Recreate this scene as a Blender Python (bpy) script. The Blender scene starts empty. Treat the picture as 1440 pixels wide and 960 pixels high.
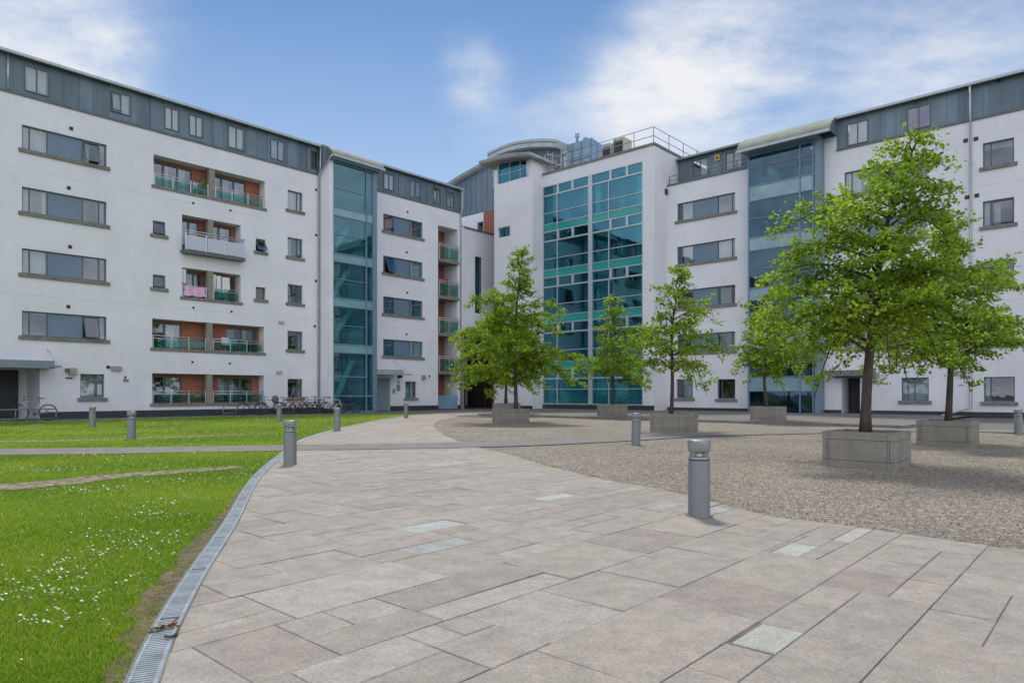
import bpy, bmesh, math, random
import numpy as np
from mathutils import Vector, Matrix, Quaternion
from mathutils.geometry import tessellate_polygon

random.seed(7); rng = np.random.default_rng(7)
scene = bpy.context.scene
COL = scene.collection
TH = math.atan2(.741, .6715); CU, SU = math.cos(TH), math.sin(TH)
H = 1.16                      # eye height; the whole square lies on one grid (u, v) turned by TH
def W(u, v): return (u*CU - v*SU, u*SU + v*CU)
def UV(x, y): return (x*CU + y*SU, -x*SU + y*CU)
def G(px, py, z=0.0):         # measured point of the photograph -> ground metres
    Y = 960*(H-z)/(py-553.0); return ((px-720)/960*Y, Y)

# ------------------------------------------------------------------ materials
def nodes(m):
    m.use_nodes = True; nt = m.node_tree; nt.nodes.clear(); return nt, nt.nodes, nt.links
def mat(name, col, rough=.7, metal=0, var=.0, scale=3.0, bump=0.0, bscale=60, spec=.5, detail=4, col2=None, extra=None, stretch=None):
    m = bpy.data.materials.new(name); nt, N, L = nodes(m)
    o = N.new('ShaderNodeOutputMaterial'); b = N.new('ShaderNodeBsdfPrincipled'); L.new(b.outputs[0], o.inputs[0])
    b.inputs['Roughness'].default_value = rough; b.inputs['Metallic'].default_value = metal
    b.inputs['Specular IOR Level'].default_value = spec
    tc = N.new('ShaderNodeTexCoord'); src = tc.outputs['Object']
    if stretch:
        mp = N.new('ShaderNodeMapping'); mp.inputs['Scale'].default_value = stretch; L.new(src, mp.inputs[0]); src = mp.outputs[0]
    c = (*col, 1)
    if var or col2:
        n = N.new('ShaderNodeTexNoise'); n.inputs['Scale'].default_value = scale; n.inputs['Detail'].default_value = detail; n.inputs['Roughness'].default_value = .62
        L.new(src, n.inputs['Vector'])
        r = N.new('ShaderNodeValToRGB'); r.color_ramp.elements[0].position = .33; r.color_ramp.elements[1].position = .67
        a = tuple(x*(1-var) for x in col); bb = col2 if col2 else tuple(min(1, x*(1+var)) for x in col)
        r.color_ramp.elements[0].color = (*a, 1); r.color_ramp.elements[1].color = (*bb, 1)
        L.new(n.outputs['Fac'], r.inputs[0]); L.new(r.outputs[0], b.inputs['Base Color'])
    else:
        b.inputs['Base Color'].default_value = c
    if bump:
        n2 = N.new('ShaderNodeTexNoise'); n2.inputs['Scale'].default_value = bscale; n2.inputs['Detail'].default_value = 5
        L.new(tc.outputs['Object'], n2.inputs['Vector'])
        bp = N.new('ShaderNodeBump'); bp.inputs['Strength'].default_value = bump; bp.inputs['Distance'].default_value = .01
        L.new(n2.outputs['Fac'], bp.inputs['Height']); L.new(bp.outputs[0], b.inputs['Normal'])
    if extra: extra(nt, N, L, b, tc)
    return m
def mixcol(N, L, a, b, fac, mode='MIX'):
    x = N.new('ShaderNodeMix'); x.data_type = 'RGBA'; x.blend_type = mode
    if isinstance(fac, float): x.inputs[0].default_value = fac
    else: L.new(fac, x.inputs[0])
    for i, s in ((6, a), (7, b)):
        if isinstance(s, tuple): x.inputs[i].default_value = (*s[:3], 1)
        else: L.new(s, x.inputs[i])
    return x.outputs[2]
def math_(N, L, op, a, b=None, c=None):
    x = N.new('ShaderNodeMath'); x.operation = op
    for i, s in enumerate((a, b, c)):
        if s is None: continue
        if isinstance(s, (int, float)): x.inputs[i].default_value = s
        else: L.new(s, x.inputs[i])
    return x.outputs[0]

def render_extra(nt, N, L, b, tc):
    base = b.inputs['Base Color'].links[0].from_socket
    # rain streaks, weathering and the fine shuttering lines of the render
    mp = N.new('ShaderNodeMapping'); mp.inputs['Scale'].default_value = (2.2, 2.2, .16); L.new(tc.outputs['Object'], mp.inputs[0])
    n = N.new('ShaderNodeTexNoise'); n.inputs['Scale'].default_value = 1.6; n.inputs['Detail'].default_value = 6; n.inputs['Roughness'].default_value = .7; L.new(mp.outputs[0], n.inputs['Vector'])
    r = N.new('ShaderNodeMapRange'); r.inputs[1].default_value = .48; r.inputs[2].default_value = .8; r.inputs[3].default_value = 0; r.inputs[4].default_value = .22; L.new(n.outputs['Fac'], r.inputs[0])
    c = mixcol(N, L, base, (.50, .50, .49), r.outputs[0])
    sx = N.new('ShaderNodeSeparateXYZ'); L.new(tc.outputs['Object'], sx.inputs[0])
    z = sx.outputs[2]
    acc = None
    for h in (5.5, 11.0):
        d = math_(N, L, 'ABSOLUTE', math_(N, L, 'SUBTRACT', z, h)); t = math_(N, L, 'LESS_THAN', d, .009)
        acc = t if acc is None else math_(N, L, 'MAXIMUM', acc, t)
    c = mixcol(N, L, c, (.42, .42, .42), math_(N, L, 'MULTIPLY', acc, .6))
    # splash dirt low on the wall
    g = N.new('ShaderNodeMapRange'); g.inputs[1].default_value = .3; g.inputs[2].default_value = 1.1; g.inputs[3].default_value = .35; g.inputs[4].default_value = 0; L.new(z, g.inputs[0])
    c = mixcol(N, L, c, (.42, .40, .36), math_(N, L, 'MULTIPLY', g.outputs[0], n.outputs['Fac']))
    L.new(c, b.inputs['Base Color'])
M = {}
M['white'] = mat('white_render', (.735, .735, .765), .85, var=.05, scale=.55, bump=.5, bscale=45, extra=render_extra)
M['plinth'] = mat('dark_plinth', (.03, .035, .045), .6, var=.25, scale=4, bump=.3)
M['stone'] = mat('sill_stone', (.20, .185, .165), .85, var=.3, scale=7, bump=.5)
M['concrete'] = mat('concrete', (.26, .235, .20), .85, var=.16, scale=3, bump=.5, bscale=70)
M['frame'] = mat('window_frame', (.085, .12, .14), .45)
M['alu'] = mat('aluminium_frame', (.46, .50, .53), .38, metal=.35, var=.06)
M['blueframe'] = mat('blue_grey_frame', (.16, .24, .31), .4, var=.05)
M['panel'] = mat('grey_blue_panel', (.13, .20, .27), .35, var=.06, scale=1.2)
M['fascia'] = mat('pale_metal_roof', (.27, .29, .245), .85, metal=0, spec=.2, var=.12, scale=1.5, bump=.05)
M['silver'] = mat('silver_fascia', (.40, .43, .43), .6, metal=.1, var=.12, scale=1.5)
M['gutter'] = mat('gutter_metal', (.42, .45, .47), .45, metal=.4, var=.08)
M['pipe'] = mat('pipe_metal', (.46, .49, .52), .4, metal=.4, var=.1)
M['wpipe'] = mat('white_pipe', (.66, .67, .7), .5)
M['rail'] = mat('rail_steel', (.55, .58, .6), .35, metal=.6)
M['darkrail'] = mat('dark_rail', (.10, .10, .12), .5, metal=.4)
M['dark'] = mat('dark_metal', (.035, .037, .04), .6)
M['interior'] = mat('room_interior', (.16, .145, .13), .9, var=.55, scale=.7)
M['slab'] = mat('floor_slab', (.34, .35, .35), .8, var=.08)
M['stair'] = mat('stair_soffit', (.62, .66, .62), .8, var=.05)
M['curtain'] = mat('white_curtain', (.72, .73, .70), .95)
M['red_cloth'] = mat('red_curtain', (.52, .05, .07), .9)
M['purple_cloth'] = mat('purple_curtain', (.42, .10, .36), .9)
M['pink_cloth'] = mat('pink_cloth', (.72, .42, .62), .95, var=.08, scale=6)
M['white_cloth'] = mat('white_cloth', (.75, .75, .76), .95, var=.05, scale=6)
M['canopy'] = mat('canopy_metal', (.20, .24, .27), .5, metal=.2, var=.15)
M['door'] = mat('door_paint', (.20, .27, .30), .5, var=.05)
M['spandrel'] = mat('green_spandrel', (.02, .30, .27), .12, var=.05, scale=.5, spec=.6)
M['pale_spandrel'] = mat('pale_spandrel', (.20, .36, .38), .12, var=.12, scale=.8, spec=.7)
M['lead'] = mat('lead_flashing', (.12, .13, .14), .6, var=.15)
M['lamp'] = mat('lamp_grey', (.3, .3, .29), .5)
M['beige'] = mat('beige_box', (.45, .43, .36), .6)
M['plate'] = mat('sign_plate', (.42, .44, .45), .5)
M['ink'] = mat('ink', (.03, .03, .035), .6)
M['yellow'] = mat('yellow_sign', (.55, .4, .08), .5)
M['plantbox'] = mat('plant_room_cladding', (.22, .32, .42), .4, metal=.2, var=.1, scale=.8)
M['bollard'] = mat('bollard_paint', (.185, .19, .195), .42, var=.06, scale=9, metal=.1, bump=.06, bscale=30)
M['bollard_head'] = mat('bollard_head_metal', (.26, .27, .28), .38, metal=.35, var=.15, scale=18)
M['lens'] = mat('lamp_lens', (.65, .68, .68), .15)
M['soil'] = mat('soil', (.11, .075, .05), .95, var=.45, scale=14, bump=1, bscale=40)
M['bike_rim'] = mat('bicycle_rim', (.13, .13, .14), .4, metal=.4)
M['rackpipe'] = mat('rack_pipe', (.22, .23, .24), .5, metal=.3)
M['tyre'] = mat('tyre_rubber', (.02, .02, .02), .8)
M['bike_dark'] = mat('dark_bicycle_paint', (.03, .03, .04), .4)
M['bike_white'] = mat('white_bicycle_paint', (.7, .71, .72), .35)
M['bike_silver'] = mat('silver_bicycle_paint', (.38, .41, .42), .35, metal=.4)
M['bike_teal'] = mat('teal_bicycle_paint', (.06, .25, .28), .4)
M['bike_red'] = mat('red_bicycle_paint', (.25, .04, .03), .4)
M['flower'] = mat('pink_flowers', (.6, .08, .22), .8)
M['terracotta'] = mat('terracotta', (.3, .12, .06), .8)
M['chairwhite'] = mat('chair_plastic', (.7, .7, .7), .5)
M['tealcloth'] = mat('teal_cloth', (.05, .4, .36), .9)

def zinc_extra(nt, N, L, b, tc):
    base = b.inputs['Base Color'].links[0].from_socket
    sx = N.new('ShaderNodeSeparateXYZ'); L.new(tc.outputs['Object'], sx.inputs[0])
    s = math_(N, L, 'ADD', sx.outputs[0], sx.outputs[1])
    f = math_(N, L, 'FLOOR', math_(N, L, 'DIVIDE', s, .62))
    w = N.new('ShaderNodeTexWhiteNoise'); w.noise_dimensions = '1D'; L.new(f, w.inputs['W'])
    v = N.new('ShaderNodeMapRange'); v.inputs[3].default_value = .78; v.inputs[4].default_value = 1.22; L.new(w.outputs[0], v.inputs[0])
    g = N.new('ShaderNodeCombineColor')
    for i in range(3): L.new(v.outputs[0], g.inputs[i])
    L.new(mixcol(N, L, base, g.outputs[0], 1.0, 'MULTIPLY'), b.inputs['Base Color'])
M['zinc'] = mat('zinc_cladding', (.14, .19, .23), .5, metal=.15, var=.12, scale=2.2, stretch=(1, 1, .25), extra=zinc_extra)

def brick_extra(nt, N, L, b, tc):
    sx = N.new('ShaderNodeSeparateXYZ'); L.new(tc.outputs['Object'], sx.inputs[0])
    cx = N.new('ShaderNodeCombineXYZ'); L.new(math_(N, L, 'ADD', sx.outputs[0], sx.outputs[1]), cx.inputs[0]); L.new(sx.outputs[2], cx.inputs[1])
    t = N.new('ShaderNodeTexBrick'); t.inputs['Scale'].default_value = 1; t.inputs['Brick Width'].default_value = .225; t.inputs['Row Height'].default_value = .075
    t.inputs['Mortar Size'].default_value = .006; t.inputs['Color1'].default_value = (.36, .12, .07, 1); t.inputs['Color2'].default_value = (.28, .09, .055, 1); t.inputs['Mortar'].default_value = (.27, .16, .12, 1)
    L.new(cx.outputs[0], t.inputs['Vector']); L.new(t.outputs['Color'], b.inputs['Base Color'])
M['brick'] = mat('red_brick', (.3, .1, .05), .85, extra=brick_extra)

def glass(name, tint, refl0=.14, refl1=.75, rough=.015, gcol=(.9, .95, 1)):
    m = bpy.data.materials.new(name); nt, N, L = nodes(m)
    o = N.new('ShaderNodeOutputMaterial'); mx = N.new('ShaderNodeMixShader'); t = N.new('ShaderNodeBsdfTransparent'); g = N.new('ShaderNodeBsdfGlossy')
    t.inputs[0].default_value = (*tint, 1); g.inputs[0].default_value = (*gcol, 1); g.inputs['Roughness'].default_value = rough
    lw = N.new('ShaderNodeLayerWeight'); lw.inputs[0].default_value = .35
    r = N.new('ShaderNodeMapRange'); r.inputs[3].default_value = refl0; r.inputs[4].default_value = refl1
    L.new(lw.outputs['Facing'], r.inputs[0]); L.new(r.outputs[0], mx.inputs[0]); L.new(t.outputs[0], mx.inputs[1]); L.new(g.outputs[0], mx.inputs[2]); L.new(mx.outputs[0], o.inputs[0])
    tc = N.new('ShaderNodeTexCoord'); n = N.new('ShaderNodeTexNoise'); n.inputs['Scale'].default_value = 1.1; L.new(tc.outputs['Object'], n.inputs['Vector'])
    bp = N.new('ShaderNodeBump'); bp.inputs['Strength'].default_value = .12; bp.inputs['Distance'].default_value = .02; L.new(n.outputs['Fac'], bp.inputs['Height']); L.new(bp.outputs[0], g.inputs['Normal'])
    return m
M['glass'] = glass('window_glass', (.55, .62, .66), .13, .7)
M['glass_teal'] = glass('teal_glass', (.34, .72, .73), .13, .5, gcol=(.48, .78, .9))
M['glass_curtain'] = glass('curtain_wall_glass', (.16, .50, .52), .18, .55, gcol=(.24, .64, .82))
M['glass_blue'] = glass('blue_grey_glass', (.26, .42, .50), .08, .5, gcol=(.42, .66, .85))
M['glass_rail'] = glass('green_rail_glass', (.50, .74, .70), .04, .2, gcol=(.5, .9, .85))

# ------------------------------------------------------------------ object helpers
def tag(o, label=None, cat=None, group=None, kind=None):
    if label: o['label'] = label
    if cat: o['category'] = cat
    if group: o['group'] = group
    if kind: o['kind'] = kind
    return o
ORG = {}
def thing(name, label, cat, u=0, v=0, z=0, rot=TH, group=None):
    o = bpy.data.objects.new(name, None); COL.objects.link(o); x, y = W(u, v)
    o.location = (x, y, z); o.rotation_euler = (0, 0, rot); o.empty_display_size = .2
    ORG[o.name] = (u, v, z)
    return tag(o, label, cat, group)
class MB:
    def __init__(s): s.v = []; s.f = []; s.sm = []
    def quad(s, a, b, c, d, sm=False):
        n = len(s.v); s.v += [a, b, c, d]; s.f.append((n, n+1, n+2, n+3)); s.sm.append(sm)
    def poly(s, pts, sm=False):
        n = len(s.v); s.v += list(pts); s.f.append(tuple(range(n, n+len(pts)))); s.sm.append(sm)
    def box(s, x0, x1, y0, y1, z0, z1):
        n = len(s.v)
        s.v += [(x0, y0, z0), (x1, y0, z0), (x1, y1, z0), (x0, y1, z0), (x0, y0, z1), (x1, y0, z1), (x1, y1, z1), (x0, y1, z1)]
        for f in ((3, 2, 1, 0), (4, 5, 6, 7), (0, 1, 5, 4), (1, 2, 6, 5), (2, 3, 7, 6), (3, 0, 4, 7)):
            s.f.append(tuple(n+i for i in f)); s.sm.append(False)
    def hexa(s, P):       # 8 corners, as box order
        n = len(s.v); s.v += [tuple(p) for p in P]
        for f in ((3, 2, 1, 0), (4, 5, 6, 7), (0, 1, 5, 4), (1, 2, 6, 5), (2, 3, 7, 6), (3, 0, 4, 7)):
            s.f.append(tuple(n+i for i in f)); s.sm.append(False)
    def tube(s, pts, rad, n=8, cap=True, sm=True):
        pts = [Vector(p) for p in pts]
        if not hasattr(rad, '__len__'): rad = [rad]*len(pts)
        base = len(s.v); up = None
        for i, p in enumerate(pts):
            t = (pts[min(i+1, len(pts)-1)] - pts[max(i-1, 0)])
            if t.length < 1e-9: t = Vector((0, 0, 1))
            t.normalize()
            if up is None: up = t.orthogonal().normalized()
            up = (up - t*up.dot(t))
            if up.length < 1e-6: up = t.orthogonal()
            up.normalize(); w = t.cross(up)
            for k in range(n):
                a = 2*math.pi*k/n; q = p + (up*math.cos(a) + w*math.sin(a))*rad[i]; s.v.append(tuple(q))
        for i in range(len(pts)-1):
            for k in range(n):
                a = base+i*n+k; b = base+i*n+(k+1) % n; s.f.append((a, b, b+n, a+n)); s.sm.append(sm)
        if cap:
            s.f.append(tuple(base+k for k in range(n))[::-1]); s.sm.append(False)
            e = base+(len(pts)-1)*n; s.f.append(tuple(e+k for k in range(n))); s.sm.append(False)
    def lathe(s, prof, n=24, cx=0, cy=0):   # prof: (r,z)
        base = len(s.v)
        for r, z in prof:
            for k in range(n):
                a = 2*math.pi*k/n; s.v.append((cx+r*math.cos(a), cy+r*math.sin(a), z))
        for i in range(len(prof)-1):
            for k in range(n):
                a = base+i*n+k; b = base+i*n+(k+1) % n; s.f.append((a, b, b+n, a+n)); s.sm.append(True)
        s.f.append(tuple(base+k for k in range(n))[::-1]); s.sm.append(False)
        e = base+(len(prof)-1)*n; s.f.append(tuple(e+k for k in range(n))); s.sm.append(False)
    def build(s, name, m, parent=None, loc=(0, 0, 0), bevel=0):
        me = bpy.data.meshes.new(name)
        off = (0, 0, 0)
        root = parent
        while root is not None and root.parent is not None: root = root.parent
        if root is not None and root.name in ORG: off = ORG[root.name]
        vs = [(a-off[0], b-off[1], c-off[2]) for a, b, c in s.v]
        me.from_pydata(vs, [], s.f); me.update()
        if any(s.sm): me.polygons.foreach_set('use_smooth', s.sm)
        me.materials.append(m)
        o = bpy.data.objects.new(name, me); COL.objects.link(o); o.location = loc
        if parent is not None: o.parent = parent
        if bevel:
            bm = bmesh.new(); bm.from_mesh(me)
            bmesh.ops.bevel(bm, geom=list(bm.edges), offset=bevel, segments=2, affect='EDGES', profile=.5); bm.to_mesh(me); bm.free()
        return o

# ------------------------------------------------------------------ facades
class F:
    def __init__(s, axis, c): s.ax = axis; s.c = c
    def P(s, a, d, z): return (a, s.c+d, z) if s.ax == 'L' else (s.c+d, a, z)
    def Y(s, px):
        r = (px-720)/960; return s.c/(CU-r*SU) if s.ax == 'L' else s.c/(r*CU+SU)
    def a(s, px):
        r = (px-720)/960; Y = s.Y(px); return Y*(r*CU+SU) if s.ax == 'L' else Y*(CU-r*SU)
    def z(s, px, py): return H+(553-py)*s.Y(px)/960
    def rect(s, x0, x1, yt, yb, at=None):
        at = x0 if at is None else at
        a0, a1 = s.a(x0), s.a(x1); z1 = s.z(at, yt); z0 = s.z(at, yb)
        return (min(a0, a1), max(a0, a1), z0, z1)
    def box(s, mb, a0, a1, d0, d1, z0, z1):
        if s.ax == 'L': mb.box(a0, a1, s.c+d0, s.c+d1, z0, z1)
        else: mb.box(s.c+d0, s.c+d1, a0, a1, z0, z1)
    def wall(s, mb, a0, a1, z0, z1, holes, th=.3, d=0.0, back=True):
        A = sorted({a0, a1, *[max(a0, min(a1, x)) for h in holes for x in h[:2]]})
        Z = sorted({z0, z1, *[max(z0, min(z1, x)) for h in holes for x in h[2:4]]})
        def inh(x, z): return any(h[0] < x < h[1] and h[2] < z < h[3] for h in holes)
        for i in range(len(A)-1):
            for j in range(len(Z)-1):
                if A[i+1]-A[i] < 1e-5 or Z[j+1]-Z[j] < 1e-5: continue
                if inh((A[i]+A[i+1])/2, (Z[j]+Z[j+1])/2): continue
                for dd in ((d, d+th) if back else (d,)):
                    mb.quad(s.P(A[i], dd, Z[j]), s.P(A[i+1], dd, Z[j]), s.P(A[i+1], dd, Z[j+1]), s.P(A[i], dd, Z[j+1]))
        for h in holes:
            b0, b1, c0, c1 = h[:4]; e = d+th
            mb.quad(s.P(b0, d, c0), s.P(b1, d, c0), s.P(b1, e, c0), s.P(b0, e, c0))
            mb.quad(s.P(b0, d, c1), s.P(b1, d, c1), s.P(b1, e, c1), s.P(b0, e, c1))
            mb.quad(s.P(b0, d, c0), s.P(b0, e, c0), s.P(b0, e, c1), s.P(b0, d, c1))
            mb.quad(s.P(b1, d, c0), s.P(b1, e, c0), s.P(b1, e, c1), s.P(b1, d, c1))
def curtain_mesh(f, a0, a1, z0, z1, d):
    mb = MB(); n = max(4, int((a1-a0)/.06)); 
    for i in range(n):
        x0 = a0+(a1-a0)*i/n; x1 = a0+(a1-a0)*(i+1)/n
        d0 = d+(.03 if i % 2 else -.03); d1 = d+(-.03 if i % 2 else .03)
        mb.quad(f.P(x0, d0, z0), f.P(x1, d1, z0), f.P(x1, d1, z1), f.P(x0, d0, z1), True)
    return mb
def window(f, par, rc, cols=(0, 1), panels=(), sill=True, d=.11, curt=(), openp=None, gm='glass', fm='frame', pm='panel', trans=(), label=None, bar=.05, cm='curtain', name='window'):
    """cols = mullion fractions from the viewer's left to right"""
    a0, a1, z0, z1 = rc; w = a1-a0; rev = f.ax == 'R'
    fx = (lambda t: a1-w*t) if rev else (lambda t: a0+w*t)
    fr = MB(); f.box(fr, a0, a1, d, d+.07, z0, z0+bar); f.box(fr, a0, a1, d, d+.07, z1-bar, z1)
    for k, t in enumerate(cols):
        x = fx(t); e = bar if k in (0, len(cols)-1) else bar*.5
        lo = max(a0, x-e); hi = min(a1, x+e); f.box(fr, lo, hi, d, d+.07, z0+bar, z1-bar)
    for t in trans:
        z = z0+(z1-z0)*t; f.box(fr, a0+bar, a1-bar, d+.005, d+.06, z-.02, z+.02)
    wo = fr.build(name, M[fm], par)
    if label: wo['label'] = label
    gl = MB(); pl = MB(); op = MB(); opf = MB()
    for k in range(len(cols)-1):
        x0, x1 = sorted((fx(cols[k]), fx(cols[k+1]))); x0 += bar*.5; x1 -= bar*.5
        if k in panels: f.box(pl, x0, x1, d+.015, d+.05, z0+bar, z1-bar); continue
        if openp and k == openp[0]:
            # top-hung sash swung out at the bottom
            o_ = openp[1]; zt, zb = z1-bar, z0+bar
            g = lambda a, dd, z: f.P(a, dd, z)
            gl.quad(g(x0+.04, d-o_+.02, zb+.03), g(x1-.04, d-o_+.02, zb+.03), g(x1-.04, d+.01, zt-.03), g(x0+.04, d+.01, zt-.03))
            for (p, q) in ((x0, x0+.045), (x1-.045, x1)):
                opf.hexa([g(p, d-o_, zb), g(q, d-o_, zb), g(q, d-o_+.04, zb), g(p, d-o_+.04, zb), g(p, d-.01, zt), g(q, d-.01, zt), g(q, d+.03, zt), g(p, d+.03, zt)])
            f.box(opf, x0+.045, x1-.045, d-o_, d-o_+.04, zb, zb+.045); f.box(opf, x0+.045, x1-.045, d-.012, d+.02, zt-.04, zt-.001)
            continue
        gp = MB(); gp.quad(f.P(x0, d+.035, z0+bar), f.P(x1, d+.035, z0+bar), f.P(x1, d+.035, z1-bar), f.P(x0, d+.035, z1-bar)); gp.build('pane', M[gm], wo)
    if gl.f: gl.build('pane', M[gm], wo)
    if pl.f: pl.build('infill_panel', M[pm], wo)
    if opf.f: opf.build('open_sash', M[fm], wo)
    if sill:
        s = MB(); f.box(s, a0-.13, a1+.13, -.075, d+.02, z0-.17, z0-.004); s.build('sill', M['stone'], wo)
    for c in curt:
        t0, t1 = c[:2]; x0, x1 = sorted((fx(t0), fx(t1))); zt = z1; zb = z0 if len(c) < 4 else z0+(z1-z0)*c[3]
        curtain_mesh(f, x0, x1, zb, zt, d+.22).build('curtain', M[c[2] if len(c) > 2 else cm], wo)
    return wo
def glass_railing(f, par, a0, a1, z, d, h=1.0, step=1.0, gm='glass_rail'):
    r = MB(); g = MB(); n = max(1, round((a1-a0)/step)); 
    for k in range(n+1):
        a = a0+.04+(a1-a0-.08)*k/n; f.box(r, a-.02, a+.02, d, d+.04, z, z+h)
    for hh in (h, h-.14): r.tube([f.P(a0, d+.02, z+hh), f.P(a1, d+.02, z+hh)], .02, 6)
    ro = r.build('railing', M['rail'], par)
    for k in range(n):
        b0 = a0+.04+(a1-a0-.08)*k/n+.05; b1 = a0+.04+(a1-a0-.08)*(k+1)/n-.05
        g = MB(); f.box(g, b0, b1, d+.015, d+.025, z+.08, z+h-.2); g.build('glass_panel', M[gm], par)
    return ro
def loggia(f, par, rc, doors, cols, depth=.62, railing='glass', curt=True, label=None):
    a0, a1, z0, z1 = rc
    sh = MB()      # soffit, floor and cheeks
    e = .28
    sh.quad(f.P(a0, e, z0+.002), f.P(a1, e, z0+.002), f.P(a1, depth, z0+.002), f.P(a0, depth, z0+.002))
    sh.quad(f.P(a0, e, z1), f.P(a1, e, z1), f.P(a1, depth, z1), f.P(a0, depth, z1))
    sh.quad(f.P(a0, e, z0), f.P(a0, depth, z0), f.P(a0, depth, z1), f.P(a0, e, z1)); sh.quad(f.P(a1, e, z0), f.P(a1, depth, z0), f.P(a1, depth, z1), f.P(a1, e, z1))
    lo = sh.build('loggia', M['white'], par)
    if label: lo['label'] = label
    w = a1-a0; rv = f.ax == 'R'
    H_ = [(a0+w*p+.001, a0+w*q-.001, z0+.01, z1-.12) for p, q in doors]
    bw = MB(); f.wall(bw, a0, a1, z0, z1, H_, .2, depth, back=False); bw.build('brick_wall', M['brick'], lo)
    fr = MB(); gl = MB()
    for (b0, b1, c0, c1) in H_:
        n = max(2, round((b1-b0)/.75)); 
        f.box(fr, b0, b1, depth+.06, depth+.12, c0, c0+.08); f.box(fr, b0, b1, depth+.06, depth+.12, c1-.07, c1)
        for k in range(n+1):
            x = b0+(b1-b0)*k/n; f.box(fr, max(b0, x-.05), min(b1, x+.05), depth+.06, depth+.12, c0+.08, c1-.07)
        fr.build('balcony_door', M['frame'], lo); fr = MB()
        g1 = MB(); g1.quad(f.P(b0, depth+.09, c0), f.P(b1, depth+.09, c0), f.P(b1, depth+.09, c1), f.P(b0, depth+.09, c1)); g1.build('door_pane', M['glass'], lo)
        if curt:
            for k in range(n):
                if random.random() < .75:
                    x0 = b0+(b1-b0)*k/n+.04; x1 = x0+(b1-b0)/n*random.uniform(.35, .9)
                    curtain_mesh(f, x0, x1, c0, c1, depth+.25).build('door_curtain', M['curtain'], lo)
    for c in cols:
        cb = MB(); f.box(cb, c-.15, c+.15, .02, .30, z0+.003, z1-.003); cb.build('column', M['concrete'], lo)
    ed = MB(); f.box(ed, a0-.1, a1+.1, -.05, .3, z0-.14, z0+.01); ed.build('ledge', M['stone'], lo)
    parts = [a0]+list(cols)+[a1]
    for i in range(len(parts)-1):
        b0 = parts[i]+(.16 if i else .02); b1 = parts[i+1]-(.16 if i < len(parts)-2 else .02)
        if railing == 'glass': glass_railing(f, lo, b0, b1, z0+.01, .05, .62)
    return lo

def roof_sheet(f, mb, prof, a0, a1, th=.12):
    """extrude a profile (d,z) from a0 to a1"""
    n = len(prof)
    lo = [(d, z-th) for d, z in prof]
    for i in range(n-1):
        for P_, sm in ((prof, True), (lo, True)):
            mb.quad(f.P(a0, *P_[i]), f.P(a1, *P_[i]), f.P(a1, *P_[i+1]), f.P(a0, *P_[i+1]), sm)
        for a in (a0, a1): mb.quad(f.P(a, *prof[i]), f.P(a, *prof[i+1]), f.P(a, *lo[i+1]), f.P(a, *lo[i]))
    for k in (0, n-1): mb.quad(f.P(a0, *prof[k]), f.P(a1, *prof[k]), f.P(a1, *lo[k]), f.P(a0, *lo[k]))
def seams(f, mb, a0, a1, d, z0, z1, holes, step=.62):
    k = math.ceil((a0+.05)/step)
    while k*step < a1-.05:
        a = k*step; k += 1
        segs = [(z0, z1)]
        for h in holes:
            if h[0]-.12 < a < h[1]+.12:
                segs = [s2 for s in segs for s2 in ((s[0], min(s[1], h[2]-.06)), (max(s[0], h[3]+.06), s[1])) if s2[1]-s2[0] > .02]
        for s in segs: f.box(mb, a-.012, a+.012, d-.03, d, *s)
def interior_shell(f, par, a0, a1, z0, z1, d, floors):
    mb = MB()
    mb.quad(f.P(a0, d, z0), f.P(a1, d, z0), f.P(a1, d, z1), f.P(a0, d, z1))
    for z in floors: f.box(mb, a0+.05, a1-.05, .45, d, z-.12, z+.12)
    mb.build('rooms', M['interior'], par)
def pipe(par, pts, r=.05, m='pipe', name='downpipe'):
    mb = MB(); mb.tube(pts, r, 8)
    for p, q in zip(pts[:-1], pts[1:]):
        if abs(p[2]-q[2]) > 3:
            z = min(p[2], q[2])+.8
            while z < max(p[2], q[2]): mb.lathe([(r*1.35, z-.03), (r*1.35, z+.03)], 8, p[0], p[1]); z += 2.7
    return mb.build(name, M[m], par)
def vents(f, par, pts, s=.15, m='dark'):
    for x, y in pts:
        a = f.a(x); z = f.z(x, y); mb = MB(); f.box(mb, a-s/2, a+s/2, -.025, .01, z-s/2, z+s/2)
        for k in range(3): f.box(mb, a-s/2+.01, a+s/2-.01, -.035, -.026, z-s/2+.02+k*s*.3, z-s/2+.035+k*s*.3)
        mb.build('wall_vent', M[m], par)
def wallbox(f, par, x, y, w, h, dd, m, name, label=None):
    a = f.a(x); z = f.z(x, y); mb = MB(); f.box(mb, a-w/2, a+w/2, -dd, .01, z-h/2, z+h/2)
    o = mb.build(name, M[m], par, bevel=.01)
    if label: o['label'] = label
    return o

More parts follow.
